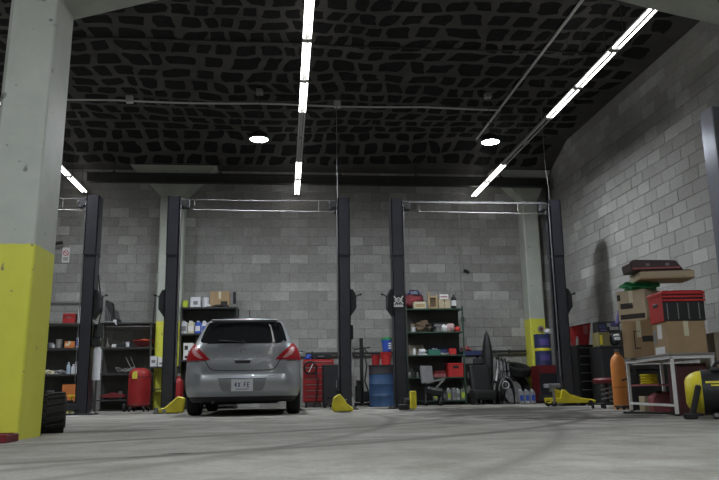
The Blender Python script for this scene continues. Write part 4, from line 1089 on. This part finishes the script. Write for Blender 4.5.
# conduit on the back wall with a small black fitting
t = thing('wall_conduit', 'thin vertical conduit on the back wall above the green shelving', 'conduit', (3.90, 15.72, 0))
B().tube([(0, 0, 1.2), (0, 0, 4.6)], .010).done('pipe', GALV, t, True); B().box(-.03, .03, -.03, .02, 1.75, 1.86, .005).done('switch_box', BLACK, t)
t = thing('wall_camera', 'small black camera on the back wall above the green shelving', 'camera', (4.03, 15.74, 2.88))
B().cyl((0, 0, 0), (0, -.05, 0), .02, n=12).done('bracket', BLACK, t, True); B().cyl((-.06, -.06, .02), (.05, -.06, -.03), .032, n=14).done('body', BLACK, t, True)
t = thing('wall_sign', 'small white notice with red symbol on the back wall beside near pillar', 'sign', (-4.60, 15.735, 3.23))
B().box(-.075, .075, -.006, .006, -.16, .16).done('panel', TAPE, t)
B().lathe([(.045, -.002), (.058, -.002), (.058, .002), (.045, .002), (.045, -.002)], 24, Matrix.Translation((0, -.008, .04)) @ Matrix.Rotation(PI/2, 4, 'X')).bar((-.035, -.008, .075), (.035, -.008, .005), .004, .012).done('symbol', REDP, t)
for z in (-.06, -.085, -.11): B().box(-.05, .05, -.008, -.005, z-.006, z+.006).done('printed_line', INK, t)
t = thing('wall_camera', 'dark camera on a bracket on the back wall above the white notice', 'camera', (-4.70, 15.74, 3.50))
B().tube([(0, 0, 0), (0, -.12, 0), (0, -.16, -.03)], .014).done('bracket', DKSTEEL, t, True); B().cyl((-.11, -.17, -.06), (.06, -.17, -.03), .035, n=14).done('body', DKSTEEL, t, True)

# ------------------------------------------------------------------ dark pile right of the green shelving
t = thing('parts_rack', 'blue-edged parts rack against the back wall beside green shelving', 'rack', (3.94, 15.32, 0))
B().box(-.20, .20, -.14, .2, 1.0, 1.09, .006).done('top_rail', NAVY, t)
for x in (-.18, .18):
    for y in (-.12, .18): B().box(x-.018, x+.018, y-.018, y+.018, 0, 1.0).done('leg', DKSTEEL, t)
B().box(-.18, .18, -.12, .18, .5, .52).done('shelf', DKSTEEL, t)
single(B().blob((0, 0, .05), (.2, .16, .13), 51, .3, 2), 'rag', PINK, 'faded red cloth on top of the blue-edged rack', 'cloth', (3.84, 15.34, 1.09), smooth=True)
for k, x in enumerate((-.08, .06)):
    bottle(.032, .19, (GALV, TAPE)[k], ('metal spray can hung in the blue-edged rack', 'white spray can in the blue-edged rack')[k], (3.94+x, 15.26, .52), BLACK, name='spray_can', cat='spray can')
t = thing('dumped_car_seat', 'black car seat dumped on the floor before the blue-edged rack', 'car seat', (3.98, 14.72, 0))
B().cbox((0, -.05, .20), (.46, .42, .18), .1, .05, .1, 0, 2).done('cushion', RUBBER, t)
B().cbox((.02, .18, .50), (.44, .14, .60), .1, .05, -.25, 0, 2).done('backrest', BLACK, t)
B().cbox((.03, .27, .86), (.22, .09, .15), .1, .03, -.2, 0, 2).done('headrest', BLACK, t)
for x in (-.18, .18): B().box(x-.02, x+.02, -.22, .18, 0, .11).done('rail', DKSTEEL, t)
single(B().lathe([(.04, 0), (.08, .05), (.10, .5), (.12, .95), (.10, 1.2), (.05, 1.42), (.0, 1.53)], 8), 'rolled_tarp', mat('tarp_black', (.022, .022, .024), .6, var=.3), 'tall black pointed cover standing upright behind the dumped car seat', 'cover', (4.28, 15.24, 0), .2)
for k in range(4):
    x0 = 4.40 + .075*k
    pts = [(x0+.02, 14.95-.02*k, 0.06), (x0, 14.98-.02*k, .3), (x0+.03, 15.05, .62), (x0+.06, 15.16, .88-.03*k), (x0+.11, 15.26, .97-.05*k)]
    t = thing('bumper_cover', ('dark grey bumper cover leaning upright, leftmost of four beside the tyres', 'dark grey bumper cover leaning upright, second from the black pointed cover', 'dark grey bumper cover leaning upright, third from the black pointed cover', 'dark grey bumper cover leaning upright, nearest the stacked tyres')[k], 'bumper', (0, 0, 0), 0, 'bumper covers leaning on the back wall')
    b = B()
    for p, q in zip(pts, pts[1:]): b.bar(p, q, .05, .16, .012)
    b.done('cover', mat('bumper_grey', (.045, .045, .047), .45, var=.2), t)
    B().tube([(p[0]-.002, p[1]-.03, p[2]) for p in pts], .012).done('moulding', GALV if k % 2 else GREY, t, True)
single(B().cyl((0, 0, 0), (.04, .01, .22), .022, n=12).cyl((.04, .01, .22), (.045, .012, .26), .012, n=10), 'white_tube', TAPE, 'short white tube resting in the dark heap of parts', 'tube', (4.33, 14.86, .46), smooth=True)
t = thing('exhaust_part', 'dark rusty exhaust box heaped beside the bumper covers', 'exhaust', (4.33, 14.88, 0))
B().cyl((-.12, 0, .14), (.10, .03, .20), .11, n=16).done('silencer', DKSTEEL, t, True); B().tube([(.1, .03, .2), (.08, .05, .40), (-.04, .02, .46), (-.10, 0, .34)], .03).done('pipe', DKSTEEL, t, True); B().box(-.1, .1, -.1, .1, 0, .06).done('flange', DKSTEEL, t)
t = thing('arch_liner', 'black curved wheel arch liner standing in the heap beside the dumped seat', 'arch liner', (4.44, 14.66, 0), .2)
b = B(); n = 12
for k in range(n):
    a0, a1 = PI*k/n, PI*(k+1)/n
    b.bar((.17*math.cos(a0), 0, .26+.26*math.sin(a0)), (.17*math.cos(a1), 0, .26+.26*math.sin(a1)), .16, .012)
for sx in (-1, 1): b.box(sx*.17-.006, sx*.17+.006, -.08, .08, 0, .27)
b.done('shell', BLACK, t)
B().tube([(.176*math.cos(PI*k/12), -.082, .26+.268*math.sin(PI*k/12)) for k in range(13)], .010).done('edge', GREY, t, True)
t = thing('hubcap', 'silver hubcap leaning in the heap before the bumper covers', 'hubcap', (4.62, 14.70, .165))
HM = Matrix.Rotation(PI/2-.25, 4, 'X')
B().lathe([(0, .03), (.06, .03), (.14, .015), (.165, 0), (.15, -.01), (0, -.01)], 24, HM).done('dish', GREY, t, True)
for k in range(5):
    a = 2*PI*k/5
    o = B().bar((.04*math.cos(a), .04*math.sin(a), .034), (.13*math.cos(a), .13*math.sin(a), .024), .02, .01).done('spoke', GALV, t); o.matrix_local = HM
single(B().tube([(.07*math.cos(a), .02*math.sin(2*a), .08+.07*math.sin(a)) for a in [k*.45 for k in range(20)]], .009), 'cable_coil', TAPE, 'small coil of white cable hanging on the arch liner', 'cable', (4.43, 14.56, .30), smooth=True)
def tyre_obj(label, M, R_=.31, W_=.2, group='loose tyres'):
    t = thing('tyre', label, 'tyre', (0, 0, 0), 0, group); t.matrix_world = M
    w = W_/2
    B().lathe([(R_*.62, -w*.8), (R_*.85, -w), (R_*.97, -w*.85), (R_, -w*.5), (R_, w*.5), (R_*.97, w*.85), (R_*.85, w), (R_*.62, w*.8), (R_*.60, 0), (R_*.62, -w*.8)], 30).done('casing', RUBBER, t, True)
    b = B()
    for k in range(30):
        a = 2*PI*k/30
        for s_ in (-1, 1):
            b.cbox((R_*math.cos(a), R_*math.sin(a), s_*w*.42), (.022, .04, w*.6), a)
    b.done('tread', RUBBER, t)
    return t
TR = Matrix.Translation
tyre_obj('loose tyre standing in front of the back wall next to bumper covers', TR((4.90, 15.30, .30)) @ Matrix.Rotation(.35, 4, 'Z') @ Matrix.Rotation(PI/2-.18, 4, 'X'), .28, .18)
tyre_obj('loose tyre lying flat, second up the stack in the back corner', TR((4.96, 15.40, .70)) @ Matrix.Rotation(.3, 4, 'Z') @ Matrix.Rotation(.35, 4, 'X'), .28, .19)
for k, (x, lab) in enumerate(((4.78, 'fluid jug with blue label on the floor, nearest the bumper covers'), (4.90, 'fluid jug with blue label on the floor, middle of three'), (5.02, 'fluid jug with blue label on the floor, nearest the red cabinet'))):
    jug(.10, .12, .29, mat('jug_pale', (.36, .40, .46), .4), lab, (x, 14.72, 0), WHITEP, BLUEP, group='blue-label jugs on the floor')
t = thing('cabinet', 'low dark red cabinet under the drum before the corner pillar', 'cabinet', (5.39, 15.0, 0))
B().box(-.19, .19, -.24, .24, .03, .76, .008).done('body', DKRED, t)
d = B().box(-.18, .18, -.252, -.24, .05, .60, .004).done('door', LIFT2, t); B().box(.12, .135, -.27, -.25, .25, .4).done('handle', STEEL, d)
B().box(-.18, .18, -.22, .22, 0, .03).done('plinth', BLACK, t)
t = thing('drum', 'navy oil drum with yellow band and violet stickers on dark red cabinet', 'drum', (5.41, 15.0, .76))
B().lathe([(.165, 0), (.175, .01), (.17, .03), (.17, .62), (.178, .64), (.17, .65), (0, .65)], 28).done('shell', NAVY, t, True)
B().lathe([(.171, .30), (.174, .305), (.174, .355), (.171, .36)], 28).done('band', LIFTYEL, t, True)
for z0, z1 in ((.42, .55), (.10, .22)):
    b = B()
    a0 = -PI/2-.7
    for k in range(6):
        aa, ab = a0+1.2*k/6, a0+1.2*(k+1)/6
        b.bm.faces.new([b.bm.verts.new((.173*math.cos(a), .173*math.sin(a), z)) for a, z in ((aa, z0), (ab, z0), (ab, z1), (aa, z1))])
    b.done('sticker', PURPLE, t)
single(B().blob((0, 0, .05), (.16, .12, .12), 61, .2, 2), 'plastic_bag', TAPE, 'white bag hooked on the navy drum lid beside the lift post', 'bag', (5.50, 14.90, 1.41), smooth=True)

# yellow trolley jack at the right post of the empty bay
t = thing('trolley_jack', 'yellow trolley jack on the floor at the right post of the empty bay', 'jack', (4.68, 12.05, 0))
B().prism([(-.30, .05), (.44, .05), (.46, .09), (.30, .12), (.05, .16), (-.06, .27), (-.12, .27), (-.14, .14), (-.32, .14)], 'y', -.16, -.12, .008).prism([(-.30, .05), (.44, .05), (.46, .09), (.30, .12), (.05, .16), (-.06, .27), (-.12, .27), (-.14, .14), (-.32, .14)], 'y', .12, .16, .008).box(-.28, .4, -.12, .12, .05, .07).done('frame', LIFTYEL, t)
for x in (-.26, .36):
    for y in (-.14, .14): B().cyl((x, y-.03, .045), (x, y+.03, .045), .045, n=16).done('wheel', DKSTEEL, t, True)
B().bar((.25, 0, .11), (-.20, 0, .26), .07, .05).done('lift_arm', LIFTYEL, t)
sd = B().cyl((-.22, 0, .24), (-.22, 0, .30), .05, n=16).done('saddle', STEEL, t, True); B().box(-.33, -.11, -.11, .11, .30, .37, .012).done('pad', GREY, sd)
B().cyl((-.26, -.165, .05), (-.26, -.165, .25), .022, n=12).done('piston', STEEL, t, True)

# ------------------------------------------------------------------ tool chests along the right wall
t = thing('gas_cylinder', 'slim red gas cylinder standing between lift post and black chest', 'gas cylinder', (5.60, 14.0, 0))
B().lathe([(.055, 0), (.06, .01), (.06, .92), (.045, 1.0), (.02, 1.04)], 20).done('body', RED, t, True); B().cyl((0, 0, 1.03), (0, 0, 1.09), .02, n=12).box(-.035, .035, -.01, .01, 1.06, 1.08).done('valve', STEEL, t)
ch = chest('tool_chest', 'black tool chest with silver drawer handles behind the right lift post', (5.61, 13.35, 0), .48, .5, 1.07, BLACK, 6, GALV)
t = thing('waste_bin', 'red tapered bin tilted on top of the black tool chest', 'bin', (5.54, 13.3, 1.07))
b = B(); A = [b.bm.verts.new(p) for p in ((-.13, -.12, 0), (.10, -.12, 0), (.10, .12, 0), (-.13, .12, 0))]; C_ = [b.bm.verts.new(p) for p in ((-.21, -.16, .34), (.15, -.16, .40), (.15, .16, .40), (-.21, .16, .34))]
D_ = [b.bm.verts.new(p) for p in ((-.19, -.14, .34), (.13, -.14, .395), (.13, .14, .395), (-.19, .14, .34))]; E_ = [b.bm.verts.new(p) for p in ((-.12, -.11, .02), (.09, -.11, .02), (.09, .11, .02), (-.12, .11, .02))]
for P_, Q_ in ((A, C_), (C_, D_), (D_, E_)):
    for k in range(4): b.bm.faces.new((P_[k], P_[(k+1) % 4], Q_[(k+1) % 4], Q_[k]))
b.bm.faces.new(A[::-1]); b.bm.faces.new(E_)
b.done('body', RED, t)
B().tube([(-.21, -.165, .34), (.15, -.165, .40), (.155, .165, .40), (-.215, .165, .34), (-.21, -.165, .34)], .010).done('rim', DKRED, t, True)
B().box(.0, .08, -.168, -.140, .20, .36, .003).done('grip_strip', PINK, t)
bottle(.035, .24, LIFTYEL, 'yellow bottle on the black tool chest beside the red bin', (5.77, 13.16, 1.07), BLACK)
bottle(.028, .2, GALV, 'metal bottle on the black tool chest left of the red bin', (5.42, 13.18, 1.07), BLACK)
t = thing('cabinet', 'black workshop cabinet against the right wall beside the tool chest', 'cabinet', (5.70, 12.5, 0))
B().box(-.25, .25, -.24, .24, .05, .98, .008).done('body', BLACK, t)
for x in (-.125, .125):
    d = B().box(x-.115, x+.115, -.255, -.24, .08, .94, .004).done('door', LIFT2, t); B().box(x-.006-.09*(1 if x > 0 else -1), x+.006-.09*(1 if x > 0 else -1), -.275, -.25, .45, .62).done('handle', GALV, d)
B().box(-.24, .24, -.22, .22, 0, .05).done('plinth', BLACK, t); B().box(-.26, .26, -.25, .25, .98, 1.0, .004).done('top', SHELFM, t)
carton(.2, .26, .24, OLIVE, 'carton', 'olive carton on the black workshop cabinet', 'carton', (5.58, 12.5, 1.0), tape=False, marks=[('front', .1, .35, .1, .8, LIFTYEL)])
t = thing('helmet', 'black and white welding helmet on the workshop cabinet', 'helmet', (5.80, 12.42, 1.0))
B().blob((0, 0, .11), (.17, .2, .24), 71, .05, 1).done('shell', BLACK, t, True); B().box(-.05, .05, -.115, -.09, .10, .15, .006).done('visor', TAPE, t); B().box(-.06, .05, -.10, -.07, .17, .20, .01).done('stripe', TAPE, t)
carton(.40, .22, .19, BLACK, 'carton', 'black box with blue and white print atop the olive carton', 'carton', (5.70, 12.52, 1.246), flaps=False, tape=False, marks=[('front', .05, .35, .35, .7, NAVY), ('front', .42, .6, .5, .85, GALV), ('front', .62, .92, .6, .9, PURPLE), ('front', .55, .95, .2, .5, GALV), ('front', .1, .4, .1, .25, PURPLE)])

# round stool with spring, orange cylinder
t = thing('roller_stool', 'black roller stool with red seat and coil spring by the right wall', 'stool', (4.60, 10.25, 0))
B().lathe([(0, .35), (.17, .35), (.185, .37), (.185, .40), (.16, .425), (0, .43)], 26).done('seat', DKRED, t, True)
B().cyl((0, 0, .08), (0, 0, .35), .025, n=14).done('column', BLACK, t, True)
B().tube([(.075*math.cos(a), .075*math.sin(a), .10+.0105*a) for a in [k*.4 for k in range(56)]], .012).done('spring', STEEL, t, True)
B().lathe([(0, .05), (.18, .05), (.185, .065), (.06, .09), (0, .09)], 22).done('base_plate', BLACK, t, True)
for k in range(5):
    a = 2*PI*k/5+.3
    l = B().bar((.1*math.cos(a), .1*math.sin(a), .07), (.21*math.cos(a), .21*math.sin(a), .06), .035, .02).done('leg', BLACK, t)
    B().cyl((.21*math.cos(a)-.012, .21*math.sin(a), .026), (.21*math.cos(a)+.012, .21*math.sin(a), .026), .026, n=12).done('caster', RUBBER, l, True)
t = thing('push_handle', 'bent black tube handle of a floor trolley before the orange cylinder', 'trolley', (4.55, 9.45, 0))
B().tube([(-.09, 0, .38), (-.04, 0, .40), (.03, 0, .39), (.06, 0, .33), (.07, 0, .04)], .012).done('handle', BLACK, t, True)
B().box(-.16, .10, -.10, .14, .03, .055, .006).done('deck', BLACK, t)
for x in (-.13, .07):
    for y in (-.07, .11): B().cyl((x-.01, y, .025), (x+.01, y, .025), .025, n=12).done('caster', RUBBER, t, True)
t = thing('gas_cylinder', 'orange gas cylinder standing at the end of the white table', 'gas cylinder', (4.61, 9.85, 0))
B().lathe([(.09, 0), (.10, .015), (.10, .60), (.09, .67), (.06, .72), (.035, .74), (.035, .77)], 26).done('body', ORANGE, t, True)
B().cyl((0, 0, .77), (0, 0, .80), .022, n=12).box(-.03, .03, -.012, .012, .785, .81).done('valve', STEEL, t); B().lathe([(.101, .28), (.103, .29), (.101, .30)], 26).done('weld_band', ORANGEBX, t, True)
single(B().blob((0, 0, .06), (.09, .07, .20), 73, .25, 2), 'work_glove', CREAM, 'cream glove hanging from the red stool seat edge', 'glove', (4.72, 10.06, .36), smooth=True)

# ------------------------------------------------------------------ white table with boxes
RZ = math.radians(-8.45)
t = thing('table', 'white steel-framed table by the right wall loaded with cardboard boxes', 'table', (3.91, 7.13, 0), RZ)
B().box(-.03, .43, -.03, 1.46, .595, .62, .004).done('table_top', mat('table_grey', (.20, .19, .18), .6), t)
B().box(-.02, .42, -.02, .01, .565, .595).box(-.02, .42, 1.42, 1.45, .565, .595).box(-.02, .01, -.02, 1.45, .565, .595).box(.39, .42, -.02, 1.45, .565, .595).done('apron', WHITE, t)
for x in (0, .40):
    for y in (0, 1.43):
        l = B().box(x-.016, x+.016, y-.016, y+.016, .015, .57, .003).done('leg', WHITE, t); B().box(x-.02, x+.02, y-.02, y+.02, 0, .02).done('rubber_foot', RUBBER, l)
B().box(-.012, .012, .016, 1.414, .09, .115).done('stretcher', WHITE, t); B().box(.388, .412, .016, 1.414, .09, .115).done('stretcher', WHITE, t)
B().box(.012, .388, .50, 1.40, .30, .318).done('lower_shelf', PINK, t)
ML = Matrix.Translation((3.91, 7.13, 0)) @ Matrix.Rotation(RZ, 4, 'Z')
def on_table(x, y, z): return tuple(ML @ Vector((x, y, z)))
carton(.38, .40, .42, CARD, 'cardboard_box', 'brown cardboard box with printed symbols on the far end of the white table', 'cardboard box', (4.205, 8.24, .62), math.radians(-41), marks=[('front', .34, .37, .25, .72, INK), ('front', .34, .52, .70, .73, INK), ('front', .34, .52, .24, .27, INK), ('front', .58, .95, .42, .58, INK), ('right', .15, .75, .45, .72, TAPE), ('right', .2, .8, .75, .95, GALV)])
carton(.40, .40, .335, CARD, 'cardboard_box', 'brown cardboard box with white labels on the near end of the white table', 'cardboard box', (4.20, 7.46, .62), math.radians(-7), marks=[('left', .35, .65, .50, .95, TAPE), ('left', .05, .25, .35, .8, GALV), ('left', .1, .75, .03, .25, TAPE)])
carton(.36, .36, .36, CARD2, 'cardboard_box', 'pale cardboard box with dark print stacked under the green bag', 'cardboard box', (4.22, 8.30, 1.046), math.radians(-57), marks=[('front', .1, .55, .42, .60, INK), ('front', .08, .95, .08, .24, INK), ('front', .0, .12, .7, .9, INK)])
single(B().lathe([(.075, 0), (.07, .01), (.03, .15), (.015, .19), (0, .19)], 16), 'funnel', PURPLE, 'violet cone standing beside the pale cardboard box', 'cone', (4.02, 8.40, 1.046), smooth=True)
t = crate('red stacking crate with black front on the near cardboard box', (4.20, 7.46, .960), .43, .40, .31, REDP, math.radians(-7), False, BLACK)
for k, z in enumerate((.205, .245, .285)): B().box(-.228, .228, -.216, -.196, z, z+.022, .003).done('front_rib', REDP, t)
for k in range(4): B().box(-.18+.11*k, -.17+.11*k, -.206, -.199, .02, .19).done('front_rib', GREY, t)
B().box(-.222, -.214, -.06, .06, .16, .20, .003).done('hand_slot', BLACK, t)
B().box(-.21, .21, -.20, .20, .31, .322, .003).done('lid', RED, t)
single(B().cbox((0, 0, .012), (.30, .08, .02), .1, .004), 'paper_strip', TAPE, 'white paper strip lying on the red stacking crate', 'paper', (4.26, 7.40, 1.283))
single(B().blob((0, 0, .05), (.40, .36, .14), 81, .4, 3.2), 'plastic_bag', GREENBAG, 'crumpled bright green bag on the pale cardboard box', 'bag', (4.22, 8.26, 1.41), smooth=True)
t = thing('flat_carton', 'flat open cardboard tray lying on the green bag', 'cardboard tray', (4.40, 8.06, 1.50), math.radians(-12))
B().box(-.30, .30, -.22, .22, 0, .015).done('base', CARD, t)
for a in ((-.30, .30, -.22, -.21), (-.30, .30, .21, .22), (-.30, -.29, -.21, .21), (.29, .30, -.21, .21)): B().box(*a, 0.015, .085).done('side', CARD2, t)
B().cbox((-.02, .0, .092), (.56, .42, .012), .05).done('insert', BROWN, t)
t = thing('flat_case', 'dark maroon flat case on top of the box pile', 'case', (4.31, 8.06, 1.602), math.radians(-10))
B().prism([(-.30, 0), (.28, 0), (.20, .11), (-.27, .13), (-.32, .10)], 'y', -.18, .18, .01).done('shell', mat('case_maroon', (.055, .03, .032), .5, var=.3), t)
B().box(-.29, .25, -.185, -.18, .015, .035).done('edge_trim', PINK, t)
for x in (-.12, .10): B().box(x-.02, x+.02, -.188, -.18, .05, .08).done('latch', GREY, t)
# below the table
t = thing('tape_roll', 'yellow rope coil on the lower shelf of the white table', 'rope coil', on_table(.14, 1.14, .318))
for k in range(4): B().lathe([(.075, .013+.03*k), (.09, .0+.03*k), (.105, .013+.03*k), (.09, .027+.03*k), (.075, .013+.03*k)], 20).done('turn', LIFTYEL, t, True)
t = jug(.24, .16, .25, PINK, 'faded red fuel can on the floor under the white table', on_table(.20, .98, 0), BLACK, name='fuel_can', cat='fuel can', rz=RZ)
carton(.16, .2, .18, CARD2, 'cardboard_box', 'small cardboard box on the floor under the far table end', 'cardboard box', on_table(.16, 1.28, 0), RZ, tape=False)
carton(.30, .28, .52, mat('maroon', (.06, .012, .014), .6, var=.2), 'storage_bin', 'tall dark maroon bin under the near end of the white table', 'bin', on_table(.23, .24, 0), RZ, tape=False, flaps=False)
carton(.5, .4, .84, CARDG, 'cardboard_box', 'tall grey-brown cardboard box at the right edge behind the blower', 'cardboard box', (4.82, 7.55, 0), -.12)
t = thing('floor_hose', 'black rubber mat strip on the floor before the white table', 'mat', (4.02, 7.62, 0))
B().tube([(-.2, .5, .012), (-.05, .3, .012), (.05, .05, .012), (.0, -.3, .012), (.08, -.62, .012)], .012).done('strip', RUBBER, t, True)
t = thing('storage_chest', 'black storage chest on the floor behind the far end of the white table', 'chest', (4.70, 9.10, 0), -.45)
B().box(-.30, .36, -.14, .14, .02, .50, .01).done('body', BLACK, t); B().box(-.31, .37, -.15, .15, .50, .57, .012).done('lid', LIFT2, t)
for x in (-.2, .15): B().box(x-.02, x+.02, -.158, -.14, .44, .54, .003).done('latch', DKSTEEL, t)
for x in (-.25, .3): B().box(x-.03, x+.03, -.1, .1, 0, .02).done('foot', BLACK, t)
# blower
t = thing('blower', 'yellow and black drum blower on the floor at the right edge', 'blower', (3.93, 6.36, 0), -.5)
Mx = Matrix.Translation((0, 0, .235)) @ Matrix.Rotation(PI/2, 4, 'Y')
B().lathe([(.0, -.30), (.10, -.30), (.135, -.285), (.165, -.25), (.185, -.20), (.192, -.16), (0, -.16)], 30, Mx).done('end_dome', LIFTYEL, t, True)
bd = B().lathe([(.0, -.16), (.198, -.16), (.202, -.15), (.202, .30), (.18, .33), (0, .33)], 30, Mx).done('drum', BLACK, t, True)
B().cbox((-.07, -.19, .32), (.12, .012, .018), 0, 0, -.4).cbox((-.05, -.198, .293), (.08, .012, .014), 0, 0, -.3).done('lettering', LIFTYEL, bd, label='yellow lettering')
B().box(-.08, .28, -.12, .12, .41, .45, .015).tube([(-.06, -.02, .44), (-.02, -.02, .50), (.16, -.02, .50), (.22, -.02, .44)], .016).done('handle', BLACK, t, True)
B().bar((-.19, -.20, .30), (-.27, -.20, .02), .07, .05, .012).done('nozzle', RUBBER, t); B().cbox((-.28, -.20, .03), (.12, .10, .05), 0, .012).done('nozzle_foot', RUBBER, t)
for x in (-.06, .26): B().box(x-.03, x+.03, -.17, .17, 0, .06, .01).done('foot', BLACK, t)
B().box(-.09, .30, -.18, .18, .02, .05, .006).done('base_tray', GREY, t)

# knobbly tyre behind the near pillar
t = thing('tyre', 'small knobbly black tyre standing behind the near yellow pillar', 'tyre', (-1.955, 6.45, .165), .27)
Mx = Matrix.Rotation(PI/2, 4, 'Y')
B().lathe([(.07, -.14), (.12, -.15), (.145, -.13), (.152, -.09), (.152, .09), (.145, .13), (.12, .15), (.07, .14), (.065, 0), (.07, -.14)], 30, Mx).done('casing', RUBBER, t, True)
b = B()
for k in range(15):
    a = 2*PI*k/15
    for s_, o_ in ((-1, 0), (1, .5)):
        a2 = a + o_*2*PI/15
        M = Matrix.Rotation(a2, 4, 'X') @ Matrix.Translation((s_*.068, 0, .155)) @ Matrix.Rotation(s_*.2, 4, 'Z')
        b.box(-.07, .07, -.018, .018, -.010, .010, .003, M)
b.done('tread', RUBBER, t)
B().cyl((-.09, 0, 0), (.10, 0, 0), .068, n=18).done('hub', DKSTEEL, t, True)
